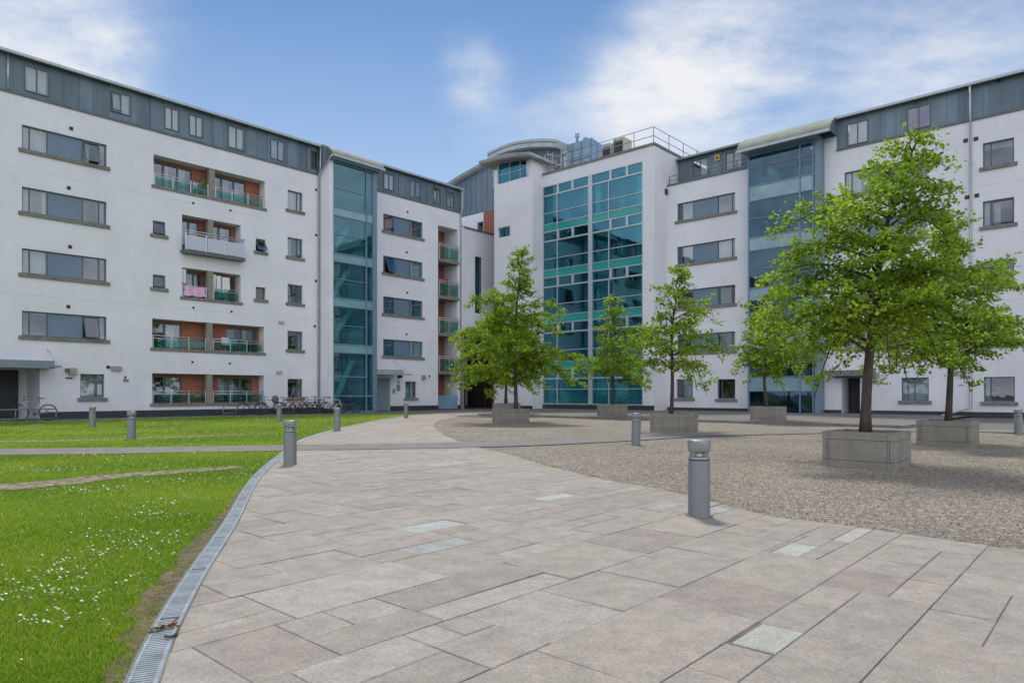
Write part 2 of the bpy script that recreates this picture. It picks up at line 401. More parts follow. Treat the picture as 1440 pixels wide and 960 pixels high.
# =================================================================== LEFT APARTMENT BLOCK
ZT, ZE = 14.2, 15.95
fl = F('L', 36.0)
A0 = -14.0; A1 = fl.a(648)
TA0, TA1 = fl.a(449), F('L', 34.95).a(530)       # stair tower
LB = thing('apartment_building', 'long white rendered apartment block on the left with loggias and glass stair tower', 'apartment building', 10, 36)
ribs = [fl.rect(30.8, 150, *y, at=30.8) for y in ((175, 208.5), (262, 297), (348.6, 383.5), (436.6, 471.6))]
smalls = [fl.rect(215, 232.5, 309.6, 328.5), fl.rect(215, 232.5, 385.5, 403.8)]
tiny = [fl.rect(359.7, 373.5, 335, 352.5), fl.rect(359.7, 373.5, 403, 420)]
colC = [fl.rect(404.5, 425.5, *y) for y in ((266.7, 293.5), (333, 359.8), (399, 425), (465, 491), (532.5, 558.8))]
gwin = fl.rect(113, 146.7, 525.5, 559)
logs = [fl.rect(216, 372.5, 217, 260), fl.rect(256, 338.5, 301.4, 352), fl.rect(256, 338.5, 375.8, 417), fl.rect(214, 371.5, 447.5, 488.8), fl.rect(214, 371.5, 524.5, 567.5)]
entr = (A0+1.5, fl.a(56), 0.0, fl.z(56, 519))
qs = [fl.rect(539, 594.5, *y) for y in ((300, 323.5), (359, 382.6), (416.3, 440.3), (476.4, 499.8))]
qg = fl.rect(570, 585.4, 536.2, 559)
door = (TA1+.02, fl.a(549), 0.0, 2.15)
slot = (fl.a(616), fl.a(643.3), 0.0, fl.z(616, 316.5))
towerhole = (TA0+.25, TA1-.2, 0.0, 14.9)
mb = MB()
holes = ribs+smalls+tiny+colC+[gwin]+logs+[entr]+qs+[qg, door, slot, towerhole]
fl.wall(mb, A0, A1, .0, ZT, holes)
# returns, back and end wall
mb.quad((A1, 36, 0), (A1, 48, 0), (A1, 48, ZE), (A1, 36, ZE)); mb.quad((A0, 36, 0), (A0, 48, 0), (A0, 48, ZE), (A0, 36, ZE)); mb.quad((A0, 48, 0), (A1, 48, 0), (A1, 48, ZE), (A0, 48, ZE))
# rendered cheeks of the stair tower
TD = 34.95-36
fl.box(mb, TA0, fl.a(449)+.29, TD, -.002, 0, 15.05)
mb.build('wall', M['white'], LB)
pb = MB()
segs = [(A0, A0+1.5), (entr[1], TA0), (door[1], slot[0]), (slot[1], A1)]
for s in segs: fl.box(pb, s[0], s[1], -.012, .0, 0, .33)
pb.box(TA0-.012, TA0+.30, 34.938, 35.99, 0, .30)
pb.build('plinth', M['plinth'], LB)
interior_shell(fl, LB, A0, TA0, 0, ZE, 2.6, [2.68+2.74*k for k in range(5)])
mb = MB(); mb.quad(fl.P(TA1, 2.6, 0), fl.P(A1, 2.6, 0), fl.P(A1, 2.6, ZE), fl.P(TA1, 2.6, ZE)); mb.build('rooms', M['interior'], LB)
# attic
az = [fl.rect(34, 69, 91, 127.5), fl.rect(155.4, 184, 127, 156.6), fl.rect(231, 252, 149, 180.7), fl.rect(265.6, 285.5, 160, 190), fl.rect(320.5, 343.8, 175.4, 207), fl.rect(380, 401, 193.8, 222.7), fl.rect(436.8, 446.5, 211, 236.7)]
az2 = [fl.rect(539.4, 554.3, 242.5, 265.5), fl.rect(576.6, 591.3, 252.4, 276.4), fl.rect(609, 619.5, 262.9, 284.8), fl.rect(628, 638.5, 268.3, 290.7)]
for (s0, s1, hs) in ((A0, TA0, az), (TA1, A1, az2)):
    zb = MB(); fl.wall(zb, s0, s1, ZT+.002, ZE, hs, .2, .01); seams(fl, zb, s0, s1, .01, ZT+.1, ZE, hs)
    zb.build('zinc_attic', M['zinc'], LB)
    fb = MB(); fl.box(fb, s0, s1-.001, -.05, .009, ZT-.03, ZT+.09); fb.build('flashing', M['lead'], LB)
    rb = MB(); prof = [(-.28, ZE-.02), (.3, ZE+.17), (1.2, ZE+.45), (3, ZE+.85), (6, ZE+1.05), (9, ZE+.85), (12.3, ZE)]
    roof_sheet(fl, rb, prof, s0-.05, s1, .10); rb.build('roof', M['fascia'], LB)
    gb = MB(); fl.box(gb, s0-.05, s1, -.36, -.22, ZE-.15, ZE-.03); gb.build('gutter', M['gutter'], LB)
rb = MB(); roof_sheet(fl, rb, [(-.0, ZE+.08), (1.2, ZE+.45), (3, ZE+.85), (6, ZE+1.05), (9, ZE+.85), (12.3, ZE)], TA0, TA1, .1); rb.build('roof', M['fascia'], LB)
mb = MB(); fl.wall(mb, TA0, TA1, 14.9, ZE, [], .1, .5); mb.build('wall', M['white'], LB)
eb = MB(); eb.quad((A1-.001, 36.05, ZT), (A1-.001, 48, ZT), (A1-.001, 48, ZE+.8), (A1-.001, 36.05, ZE)); eb.build('zinc_gable', M['zinc'], LB)
for i, r in enumerate(az[:6]+az2):
    window(fl, LB, r, (0, .5, 1), sill=False, d=-.03, curt=[(0.05, .95)] if i != 7 else [(0.05, .4)], openp=(0, .18) if i == 1 else None)
window(fl, LB, az[6], (0, 1), sill=False, d=-.03)
rc5 = (0, .09, .29, .71, .91, 1)
cur = [[(0.0, .3), (.72, .8)], [(.0, .12), (.24, .3), (.9, 1)], [(.02, .29)], [(.90, 1)]]
for i, r in enumerate(ribs):
    window(fl, LB, r, rc5, panels=(2,), curt=cur[i], openp=(3, .35) if i in (0, 3) else None)
for i, r in enumerate(smalls): window(fl, LB, r, (0, 1), openp=(0, .16))
window(fl, LB, tiny[0], (0, 1), openp=(0, .42)); window(fl, LB, tiny[1], (0, 1), curt=[(0, 1, 'beige')])
for i, r in enumerate(colC): window(fl, LB, r, (0, .68, 1), curt=[(.02, .98)] if i == 0 else [(.02, .4)] if i < 3 else [(.85, 1)])
window(fl, LB, gwin, (0, .7, 1), curt=[(0, 1)])
qcur = [[(0, .22, 'red_cloth'), (.72, .9, 'red_cloth')], [(.75, 1)], [(.0, .1)], [(.7, 1)]]
for i, r in enumerate(qs): window(fl, LB, r, (0, .06, .28, .68, 1), panels=(2,), curt=qcur[i], openp=(1, .45) if i == 1 else None)
window(fl, LB, qg, (0, .5, 1), curt=[(0, 1)])
cc = [fl.a(298.5), fl.a(296.5), fl.a(296), fl.a(295.3), fl.a(295.3)]
loggia(fl, LB, logs[0], [(.0, .36), (.52, .86)], [cc[0]])
lg1 = loggia(fl, LB, logs[1], [(.03, .36), (.5, .92)], [cc[1]], railing='none', label='loggia behind a projecting balcony with three white perforated panels')
loggia(fl, LB, logs[2], [(.15, .4), (.6, .98)], [cc[2]], label='loggia hung with laundry')
loggia(fl, LB, logs[3], [(.0, .28), (.68, .98)], [cc[3]])
loggia(fl, LB, logs[4], [(.0, .28), (.6, .93)], [cc[4]])
# projecting balcony with three pale panels on the second row
a0, a1, z0, z1 = logs[1]
b = MB(); fl.box(b, a0-.02, a1+.05, -.45, -.01, z0-.16, z0); b.build('balcony_slab', M['lead'], lg1)
b = MB()
for k in range(4): x = a0+.02+(a1-a0-.02)*k/3; fl.box(b, x-.03, x+.03, -.45, -.39, z0, z0+.86)
b.tube([fl.P(a0, -.42, z0+.98), fl.P(a1+.03, -.42, z0+.98)], .022, 6); b.tube([fl.P(a0, -.42, z0+.86), fl.P(a1+.03, -.42, z0+.86)], .022, 6)
b.tube([fl.P(a1+.02, -.42, z0+.98), fl.P(a1+.02, 0, z0+.98)], .022, 6)
b.build('railing', M['rail'], lg1)
b = MB()
for k in range(3): x = a0+.02+(a1-a0-.02)*k/3; fl.box(b, x+.05, x+(a1-a0)/3-.05, -.47, -.45, z0+.02, z0+.74)
b.build('infill_panel', mat('perforated_panel', (.5, .53, .6), .5, metal=.2, var=.12, scale=40), lg1)
# entrance on the far left
mb = MB(); e0, e1, ez0, ez1 = entr
mb.quad(fl.P(e0, 0, ez1), fl.P(e1, 0, ez1), fl.P(e1, 2.2, ez1), fl.P(e0, 2.2, ez1)); mb.quad(fl.P(e1-.003, .3, 0), fl.P(e1-.003, 2.2, 0), fl.P(e1-.003, 2.2, ez1), fl.P(e1-.003, .3, ez1)); mb.quad(fl.P(e0, 2.2, 0), fl.P(e1, 2.2, 0), fl.P(e1, 2.2, ez1), fl.P(e0, 2.2, ez1))
po = mb.build('entrance_porch', M['white'], LB)
mb = MB()
for (x, y) in ((-.2, 1.2), (1.5, 2.3)):
    q0 = e1-.15-y; q1 = e1-.15-max(x, 0.2); fl.box(mb, q0, q1, 2.1, 2.19, .03, 2.35)
    for k in range(6): fl.box(mb, q0+.06, q1-.06, 2.07, 2.10, .2+k*.35, .48+k*.35)
mb.build('door_grille', M['dark'], po)
mb = MB(); fl.box(mb, e0-.5, fl.a(68), -1.0, -.002, ez1+.02, ez1+.35); fl.box(mb, fl.a(62), fl.a(76), -1.15, -.5, ez1+.06, ez1+.14); mb.build('canopy', M['canopy'], po)
mb = MB(); mb.tube([fl.P(fl.a(66.5), -.01, fl.z(66.5, 490.6)), fl.P(fl.a(74), -.9, ez1+.15)], .014, 6); mb.build('canopy_cable', M['rail'], po)
# small canopy and blue-grey door beside the stair tower
mb = MB(); fl.box(mb, door[0], door[1]-.02, .18, .24, 0.02, 2.13)
dd = mb.build('entrance_door', M['door'], LB)
mb = MB(); fl.box(mb, door[0]+.15, door[0]+.28, .165, .179, 1.25, 1.95); mb.build('door_light', M['dark'], dd)
mb = MB(); mb.tube([fl.P(door[1]-.2, .12, .85), fl.P(door[1]-.2, .12, 1.25)], .015, 6); mb.build('handle', M['rail'], dd)
mb = MB(); fl.box(mb, TA1+.0, fl.a(554), -1.0, -.003, 2.35, 2.68); fl.box(mb, fl.a(552), fl.a(569), -.9, -.75, 2.35, 2.44); mb.build('canopy', M['gutter'], dd)
mb = MB(); mb.tube([fl.P(fl.a(553.5), -.01, fl.z(553.5, 507)), fl.P(fl.a(566), -.8, 2.42)], .013, 6); mb.build('canopy_cable', M['rail'], dd)
# end balconies
s0, s1, _, sz = slot
mb = MB(); mb.quad(fl.P(s0, .3, 0), fl.P(s0, 1.4, 0), fl.P(s0, 1.4, sz), fl.P(s0, .3, sz)); mb.quad(fl.P(s1, .3, 0), fl.P(s1, 1.4, 0), fl.P(s1, 1.4, sz), fl.P(s1, .3, sz)); mb.quad(fl.P(s0, .3, sz), fl.P(s1, .3, sz), fl.P(s1, 1.4, sz), fl.P(s0, 1.4, sz))
bs = mb.build('balcony_stack', M['white'], LB)
Hh = []; lev = [fl.z(616, y) for y in (363, 415, 467.5, 521.5)]
for k, z in enumerate(lev+[0.1]): Hh.append((s0+.15, s0+.95, z+.05, z+2.1))
mb = MB(); fl.wall(mb, s0, s1, 0, sz, Hh, .15, 1.4, back=False); mb.build('brick_wall', M['brick'], bs)
for k, z in enumerate(lev):
    mb = MB(); fl.box(mb, s0+.005, s1+.06, -.12, 1.39, z-.22, z); mb.build('balcony_slab', M['stone'], bs)
    glass_railing(fl, bs, s0+.03, s1+.05, z, -.1, 1.05, .8)
for k, (b0, b1, c0, c1) in enumerate(Hh):
    mb = MB(); fl.box(mb, b0, b1, 1.45, 1.5, c0, c0+.07); fl.box(mb, b0, b1, 1.45, 1.5, c1-.07, c1)
    for x in (b0, (b0+b1)/2-.03, b1-.06): fl.box(mb, x, x+.06, 1.45, 1.5, c0+.07, c1-.07)
    mb.build('balcony_door', M['frame'], bs)
    g = MB(); g.quad(fl.P(b0, 1.48, c0), fl.P(b1, 1.48, c0), fl.P(b1, 1.48, c1), fl.P(b0, 1.48, c1)); g.build('door_pane', M['glass'], bs)
mb = MB(); fl.box(mb, s0+.02, s1, -.03, .03, .08, 1.0)
for k in range(9): fl.box(mb, s0+.06+k*(s1-s0-.1)/9, s0+.075+k*(s1-s0-.1)/9, -.04, -.03, .1, 1.0)
mb.build('ground_screen', M['plantbox'], bs)
# stair tower glazing -------------------------------------------------
ft = F('L', 34.95)
TG0, TG1 = ft.a(468.5), TA1
mb = MB(); ft.box(mb, TA0+.29, TG0, 0, .12, 0, 15.05); mb.build('wall', M['white'], LB)
sp = [(11.72, 12.24), (9.0, 9.5), (6.35, 6.85), (3.6, 4.1)]
mul = ft.a(515.3)
fr = MB()
ft.box(fr, TG0, TG0+.06, 0, .12, 0, 14.9); ft.box(fr, mul-.035, mul+.035, -.03, .12, 0, 14.9); ft.box(fr, TG1-.32, TG1, -.02, 1.05, 0, 14.9)
for z in (0.05, 1.0, 14.88): ft.box(fr, TG0+.06, TG1-.32, -.01, .1, z-.04, z+.04)
for (z0, z1) in sp:
    for z in (z0, z1): ft.box(fr, TG0+.06, TG1-.32, -.01, .1, z-.03, z+.03)
    ft.box(fr, TG0+.06, mul-.035, -.005, .08, z1+1.1, z1+1.14)
ft.box(fr, TG0+.06, mul-.035, -.005, .08, 2.14, 2.2)
st = fr.build('stair_glazing', M['blueframe'], LB)
g = MB(); zz = [0.09]+[x for s in reversed(sp) for x in s]+[14.84]
for k in range(0, len(zz), 2):
    for (p, q) in ((TG0+.06, mul-.035), (mul+.035, TG1-.32)): g = MB(); g.quad(ft.P(p, .04, zz[k]), ft.P(q, .04, zz[k]), ft.P(q, .04, zz[k+1]), ft.P(p, .04, zz[k+1])); g.build('pane', M['glass_teal'], st)
for (z0, z1) in sp:
    for (p, q) in ((TG0+.06, mul-.035), (mul+.035, TG1-.32)): g = MB(); ft.box(g, p, q, .03, .06, z0+.03, z1-.03); g.build('spandrel', M['pale_spandrel'], st)
def stairs(f, par, a0, a1, d0, d1, levels, m='stair'):
    mb = MB(); rl = MB()
    for z in levels: f.box(mb, a0, a1, d0+.2, d0+1.2, z-.2, z); f.box(mb, a0, a1, d1-.9, d1, z-1.5, z-1.33)
    L_ = [0]+list(levels)
    for z0, z1 in zip(L_[:-1], L_[1:]):
        zm = (z0+z1)/2; ya, yb = d0+1.2, d1-.9
        w = (a1-a0)/2
        # two flights across the window
        mb.hexa([f.P(a0+.2, ya, z0-.05), f.P(a0+.6, ya, z0-.05), f.P(a0+.6, ya+1.1, z0-.05), f.P(a0+.2, ya+1.1, z0-.05), f.P(a1-.7, ya, zm+1.2), f.P(a1-.3, ya, zm+1.2), f.P(a1-.3, ya+1.1, zm+1.2), f.P(a1-.7, ya+1.1, zm+1.2)])
    for z in levels:
        n = int((a1-a0)/.14)
        for k in range(n): x = a0+.1+k*.14; f.box(rl, x-.006, x+.006, d0+.3, d0+.315, z, z+.95)
        rl.tube([f.P(a0, d0+.31, z+.98), f.P(a1, d0+.31, z+.98)], .022, 6)
    s = mb.build('staircase', M[m], par); rl.build('stair_railing', M['rail'], s)
stairs(ft, LB, TG0+.15, TG1-.4, .1, 4.5, [4.1, 6.85, 9.5, 12.2])
mb = MB()
mb.quad(ft.P(TA0+.2, 5.0, 0), ft.P(TA1, 5.0, 0), ft.P(TA1, 5.0, 15), ft.P(TA0+.2, 5.0, 15)); mb.quad(ft.P(TA0+.26, 1.1, 0), ft.P(TA0+.26, 5, 0), ft.P(TA0+.26, 5, 15), ft.P(TA0+.26, 1.1, 15)); mb.quad(ft.P(TA1-.15, 1.1, 0), ft.P(TA1-.15, 5, 0), ft.P(TA1-.15, 5, 15), ft.P(TA1-.15, 1.1, 15))
mb.quad(ft.P(TA0, .2, 15.0), ft.P(TA1, .2, 15.0), ft.P(TA1, 5, 15.0), ft.P(TA0, 5, 15.0))
mb.build('stair_walls', mat('stair_plaster', (.60, .64, .62), .9, var=.15, scale=.6), LB)
def arc(d0, z0, d1, z1, n=10):   # quarter-ellipse rising from the eave
    return [(d0+(d1-d0)*(1-math.cos(t*math.pi/2/n)), z0+(z1-z0)*(.6*math.sin(t*math.pi/2/n)+.4*(1-math.cos(t*math.pi/2/n)))) for t in range(n+1)]
rb = MB(); pr = arc(-1.45, 15.2, .9, ZE+.36); roof_sheet(fl, rb, pr, TA0-.03, TA1+.25, .09); rb.build('stair_roof', M['fascia'], LB)
rb = MB(); fl.box(rb, TA0-.05, TA1+.27, -1.56, -1.40, 15.02, 15.17); rb.build('gutter', M['gutter'], LB)
rb = MB(); fl.box(rb, TA0+.02, TA1-.02, -1.38, -1.045, 14.92, 15.08); rb.build('soffit', M['blueframe'], LB)
for a in (TA0-.012, TA1+.012):
    ck = MB()
    P_ = [(-1.38, 15.0), *[(d, z-.05) for d, z in pr if d < .01], (0, 14.3)]
    ck.poly([fl.P(a, d, z) for d, z in P_]); ck.build('zinc_cheek', M['zinc'], LB)
pipe(LB, [fl.P(TA0-.06, -1.45, 15.08), fl.P(TA0-.08, -1.3, 14.95), fl.P(TA0-.1, -.12, 14.15), fl.P(TA0-.1, -.1, 0.1)])
pipe(LB, [fl.P(TA0-.1, -.30, 15.85), fl.P(TA0-.1, -.28, 14.5), fl.P(TA0-.1, -.12, 14.2)])
pipe(LB, [fl.P(A1-.1, -.3, 15.85), fl.P(A1-.1, -.28, 14.5), fl.P(A1-.08, -.1, 14.1), fl.P(A1-.08, -.1, 0.1)])
pipe(LB, [fl.P(fl.a(11), -.05, 15.85), fl.P(fl.a(11), -.05, 14.3)])
vents(fl, LB, [(100, 181), (96.6, 264.5), (98.5, 347), (96, 431), (152, 516)])
vents(fl, LB, [(271.5, 285.6), (324, 296), (272, 432.5), (325.5, 438), (270.5, 509), (323, 511)], .1)
vents(fl, LB, [(444.5, 267), (444.5, 330.5), (444, 395), (442.5, 458.5), (573, 298), (572, 355), (572.6, 411.5), (571.6, 470), (604, 529)], .13)
wallbox(fl, LB, 163, 518, .45, .22, .12, 'lamp', 'wall_light'); wallbox(fl, LB, 101, 522, .3, .3, .25, 'lamp', 'wall_light'); wallbox(fl, LB, 93, 520, .1, .14, .2, 'terracotta', 'sensor')
wallbox(fl, LB, 395, 453, .33, .14, .1, 'beige', 'meter_box'); wallbox(fl, LB, 392, 523, .33, .16, .1, 'beige', 'meter_box')
wallbox(fl, LB, 595, 530, .3, .26, .16, 'lamp', 'wall_light'); wallbox(fl, LB, 560.5, 529, .2, .22, .3, 'dark', 'wall_light')
wallbox(fl, LB, 553.5, 549.5, .2, .3, .05, 'lamp', 'intercom')
def sign(f, par, x, y, w, h, rows, plate=True):
    a = f.a(x); z = f.z(x, y); mb = MB(); f.box(mb, a-w/2, a+w/2, -.02, .005, z-h/2, z+h/2); o = mb.build('sign', M['plate'], par)
    t = MB()
    for r, (q0, q1) in enumerate(rows):
        zz_ = z+h/2-(r+.5)*h/len(rows)
        f.box(t, a-w/2+w*q0, a-w/2+w*q1, -.023, -.0205, zz_-h/len(rows)*.22, zz_+h/len(rows)*.22)
    t.build('lettering', M['ink'], o)
sign(fl, LB, 560, 537.5, .2, .2, [(.2, .8), (.1, .9)]); sign(fl, LB, 560, 545, .34, .4, [(.1, .9)]*4)
sign(fl, LB, 97, 531.5, .32, .1, [(.1, .9)]); sign(fl, LB, 177, 535, .28, .14, [(.1, .8), (.1, .95)])
wallbox(fl, LB, 176, 530.5, .08, .14, .03, 'ink', 'sign_symbol')

# =================================================================== RIGHT APARTMENT BLOCK
fr_ = F('R', 39.0)
RV1 = 21.96; RV0 = -16.0; GV0, GV1 = 12.36, fr_.a(1058)
RB = thing('apartment_building', 'white rendered apartment block on the right with a blue glass stairwell under a curved roof', 'apartment building', 39, 5)
def rr(x0, x1, yt, yb, at=None): return fr_.rect(x0, x1, yt, yb, at)
w5 = [rr(952.2, 1033.8, 286.8, 311.3), rr(952.2, 1033.8, 347.5, 372.5), rr(952.2, 1033.8, 409, 434)]
rw = w5+[(w5[0][0], w5[0][1], w5[2][2]-2.78, w5[2][3]-2.78)]
g2 = [rr(951.3, 974.5, 533, 559.5), rr(1008.8, 1033.8, 533, 560.5)]
tr = rr(1187.4, 1304, 243, 275); mid = [tr]+[(tr[0], tr[1], tr[2]-2.72*k, tr[3]-2.72*k) for k in (1, 2, 3)]
e1_ = [rr(1382, 1426, 201.9, 236), rr(1382, 1426, 283.6, 319), rr(1382, 1426, 368, 403.5)]; e1_.append((e1_[0][0], e1_[0][1], e1_[2][2]-2.73, e1_[2][3]-2.73))
g3 = [rr(1267.6, 1306, 531, 563), rr(1383.5, 1427, 530, 564.5)]
more = [(x[0]-5.2-k*5.5, x[1]-5.2-k*5.5, x[2], x[3]) for x in e1_+[g3[1]] for k in range(3)]
ent2 = (fr_.a(1209.5), fr_.a(1183.5), 0.0, fr_.z(1184, 531))
tall = (GV0+.1, GV1-.1, 0, 14.8)
mb = MB(); fr_.wall(mb, RV0, GV0, 0, ZT, mid+e1_+g3+more+[ent2], .3)
fr_.wall(mb, GV1, RV1, 0, 14.35, rw+g2, .3)
fr_.wall(mb, GV0-.62, GV0, ZT, ZE, [], .3)
mb.quad((39.15, RV0, 0), (50, RV0, 0), (50, RV0, ZE), (39.15, RV0, ZE)); mb.quad((50, RV0, 0), (50, RV1, 0), (50, RV1, ZE), (50, RV0, ZE))
mb.build('wall', M['white'], RB)
pb = MB(); 
for s in ((RV0, ent2[0]), (ent2[1], GV0), (GV1, RV1)): fr_.box(pb, s[0], s[1], -.012, 0, 0, .28)
pb.build('plinth', M['plinth'], RB)
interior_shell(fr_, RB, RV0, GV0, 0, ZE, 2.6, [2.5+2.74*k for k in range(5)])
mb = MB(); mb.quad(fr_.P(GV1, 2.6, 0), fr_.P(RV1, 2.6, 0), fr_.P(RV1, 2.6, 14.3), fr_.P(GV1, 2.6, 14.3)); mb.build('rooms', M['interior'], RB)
zw = [rr(1191.4, 1221, 174.8, 206), rr(1275.4, 1309, 153.5, 185)]
zw += [(zw[1][0]-7-k*4.5, zw[1][1]-7-k*4.5, zw[1][2], zw[1][3]) for k in range(3)]
ZS = GV0-.62
zb = MB(); fr_.wall(zb, RV0, ZS, ZT+.002, ZE, zw, .2, .01); seams(fr_, zb, RV0, ZS, .01, ZT+.1, ZE, zw, .74); zb.build('zinc_attic', M['zinc'], RB)
fb = MB(); fr_.box(fb, RV0, ZS, -.05, .009, ZT-.03, ZT+.09); fb.build('flashing', M['lead'], RB)
rb = MB(); roof_sheet(fr_, rb, [(-.28, ZE-.02), (.3, ZE+.17), (1.2, ZE+.45), (3, ZE+.85), (6, ZE+1.05), (11.2, ZE)], RV0, GV0-.7, .10); rb.build('roof', M['fascia'], RB)
gb = MB(); fr_.box(gb, RV0, GV0-.7, -.36, -.22, ZE-.15, ZE-.03); gb.build('gutter', M['gutter'], RB)
# set-back penthouse, parapet rail
zp = F('R', 40.4)
pw = [zp.rect(973.8, 995, 226, 250), zp.rect(1020, 1043, 216, 240)]
zb = MB(); zp.wall(zb, GV1-.3, RV1-.02, 14.2, 16.45, pw, .15); seams(zp, zb, GV1, RV1, 0, 14.3, 16.45, pw, .7); zb.build('zinc_attic', M['zinc'], RB)
rb = MB(); roof_sheet(zp, rb, [(-.35, 16.4), (.5, 16.65), (2, 17.0), (5, 17.2), (9.6, 16.4)], GV1-1.0, RV1-.02, .12); rb.build('roof', M['fascia'], RB)
for r in pw: window(zp, RB, r, (0, .5, 1), sill=False, d=.03)
mb = MB(); mb.quad((39, GV1, 14.2), (41, GV1, 14.2), (41, RV1, 14.2), (39, RV1, 14.2)); mb.build('terrace_floor', M['lead'], RB)
cp = MB(); fr_.box(cp, GV1-.02, RV1-.002, -.06, .36, 14.35, 14.45); cp.build('coping', M['lead'], RB)
r = MB(); zt = 14.45; n = 6
for k in range(n+1): a = GV1+.1+(RV1-GV1-.2)*k/n; fr_.box(r, a-.015, a+.015, .12, .15, zt, zt+.55)
for h in (.28, .55): r.tube([fr_.P(GV1+.1, .135, zt+h), fr_.P(RV1-.1, .135, zt+h)], .014, 6)
r.build('parapet_rail', M['darkrail'], RB)
mb = MB(); x = zp.a(1009.5); zp.box(mb, x-.16, x+.16, -.1, -.02, 15.72, 16.08); o = mb.build('alarm_box', M['yellow'], RB)
mb = MB(); zp.box(mb, x-.06, x+.06, -.11, -.101, 15.8, 15.98); mb.build('alarm_symbol', M['ink'], o)
wc = (0, .07, .28, .705, .94, 1)
for i, q in enumerate(rw): window(fr_, RB, q, wc, panels=(2,), curt=[[(.07, .28)], [(.07, .28), (.7, .93)], [(.72, .93)], [(.7, 1), (.2, .28)]][i])
for q in g2: window(fr_, RB, q, (0, .22, 1), curt=[(.3, 1, 'curtain', 0.0)] if q is g2[0] else [])
for i, q in enumerate(mid): window(fr_, RB, q, (0, .09, .3, .66, .92, 1), panels=(2,), curt=[(.7, .9)] if i % 2 else [(0, .2)])
for i, q in enumerate(e1_): window(fr_, RB, q, (0, .25, 1), curt=[(.02, .95, 'curtain', .75)] if i == 0 else [(0, .22), (.35, .55)] if i == 1 else [(.0, .2)], openp=(1, .2) if i == 1 else None)
window(fr_, RB, g3[0], (0, .22, 1), curt=[(.0, 1)]); window(fr_, RB, g3[1], (0, .22, 1), curt=[(0, .2)])
for q in more: window(fr_, RB, q, (0, .25, 1))
for i, q in enumerate(zw): window(fr_, RB, q, (0, .5, 1), sill=False, d=-.03, curt=[(.05, .95, 'purple_cloth' if i == 1 else 'curtain')])
# entrance
mb = MB(); b0, b1, c0, c1 = ent2
mb.quad(fr_.P(b0, .3, c1), fr_.P(b1, .3, c1), fr_.P(b1, 1.3, c1), fr_.P(b0, 1.3, c1)); mb.quad(fr_.P(b1, .3, 0), fr_.P(b1, 1.3, 0), fr_.P(b1, 1.3, c1), fr_.P(b1, .3, c1)); mb.quad(fr_.P(b0, .3, 0), fr_.P(b0, 1.3, 0), fr_.P(b0, 1.3, c1), fr_.P(b0, .3, c1))
po = mb.build('entrance_porch', M['white'], RB)
mb = MB(); fr_.box(mb, b0+.02, b1-.02, 1.2, 1.27, .03, c1-.02); fr_.box(mb, b0+.5, b0+.56, 1.17, 1.2, .05, c1-.05); mb.build('entrance_door', M['dark'], po)
mb = MB(); fr_.box(mb, b0-.75, fr_.a(1169), -.7, -.002, c1+.08, c1+.38); fr_.box(mb, b0-.2, b1+.25, -.25, -.002, c1+.002, c1+.075); mb.build('canopy', M['stone'], po)
wallbox(fr_, RB, 1232, 528, .3, .28, .22, 'lamp', 'wall_light'); sign(fr_, RB, 1230, 537, .28, .2, [(.1, .8), (.1, .9), (.2, .7)])
vents(fr_, RB, [(1358, 198), (1372.6, 195.5), (1360, 277.6), (1373.8, 275)], .18); vents(fr_, RB, [(1404, 114)], .14)
pz = fr_.a(1365.5)
pipe(RB, [fr_.P(pz, -.3, 15.85), fr_.P(pz, -.28, 14.4), fr_.P(pz, -.1, 14.1), fr_.P(pz, -.09, .5), fr_.P(pz+.2, -.2, .42), fr_.P(pz+1.0, -1.1, .1)])
pp = fr_.a(936.5); pipe(RB, [fr_.P(pp, -.08, 14.2), fr_.P(pp, -.08, .15)], .055, 'wpipe')
wallbox(fr_, RB, 936.5, 271, .3, .35, .3, 'dark', 'floodlight')
mb = MB(); x = fr_.a(931); fr_.box(mb, x-.1, x+.25, -.3, -.002, 13.95, 14.4); mb.build('rain_hopper', M['lead'], RB)
# stair tower
fg = F('R', 38.35)
mm = fg.a(1125); tp = 14.85
fr2 = MB()
fg.box(fr2, GV1-.09, GV1, 0, .64, 0, tp); fg.box(fr2, GV0, GV0+.3, -.02, .64, 0, tp); fg.box(fr2, GV0+.35, GV0+.42, 0, .12, 0.12, tp)
fg.box(fr2, mm-.035, mm+.035, -.03, .12, .12, tp)
sp2 = [(12.2, 13.05), (9.35, 10.1), (6.5, 7.2), (3.75, 4.45), (1.3, 2.1)]
for z in [0.06, tp-.04]+[x for s in sp2 for x in s]: fg.box(fr2, GV0+.3, GV1-.09, -.01, .1, z-.03, z+.03)
for (z0, z1) in sp2[:-1]: fg.box(fr2, GV0+.3, GV1-.09, -.005, .09, z1+1.05, z1+1.09)
sg = fr2.build('stair_glazing', M['blueframe'], RB)
g = MB(); zz = [0.1]+[x for s in reversed(sp2) for x in s]+[tp-.05]
bays = ((GV0+.42, mm-.035), (mm+.035, GV1-.09))
for k in range(0, len(zz), 2):
    for p, q in bays: g = MB(); g.quad(fg.P(p, .04, zz[k]), fg.P(q, .04, zz[k]), fg.P(q, .04, zz[k+1]), fg.P(p, .04, zz[k+1])); g.build('pane', M['glass_blue'], sg)
g = MB()
g.quad(fg.P(GV0+.3, .12, .1), fg.P(GV0+.3, .6, .1), fg.P(GV0+.3, .6, tp), fg.P(GV0+.3, .12, tp))
g.build('pane', M['glass_blue'], sg)
BSP = mat('blue_grey_spandrel', (.22, .34, .40), .12, var=.2, scale=.7, spec=.7)
for i, (z0, z1) in enumerate(sp2):
    for p, q in bays: g = MB(); fg.box(g, p, q, .03, .06, z0+.03, z1-.03); g.build('spandrel', BSP, sg)
stairs(fg, RB, GV0+.45, GV1-.15, .1, 4.2, [2.1, 4.45, 7.2, 10.1, 13.05])
mb = MB()
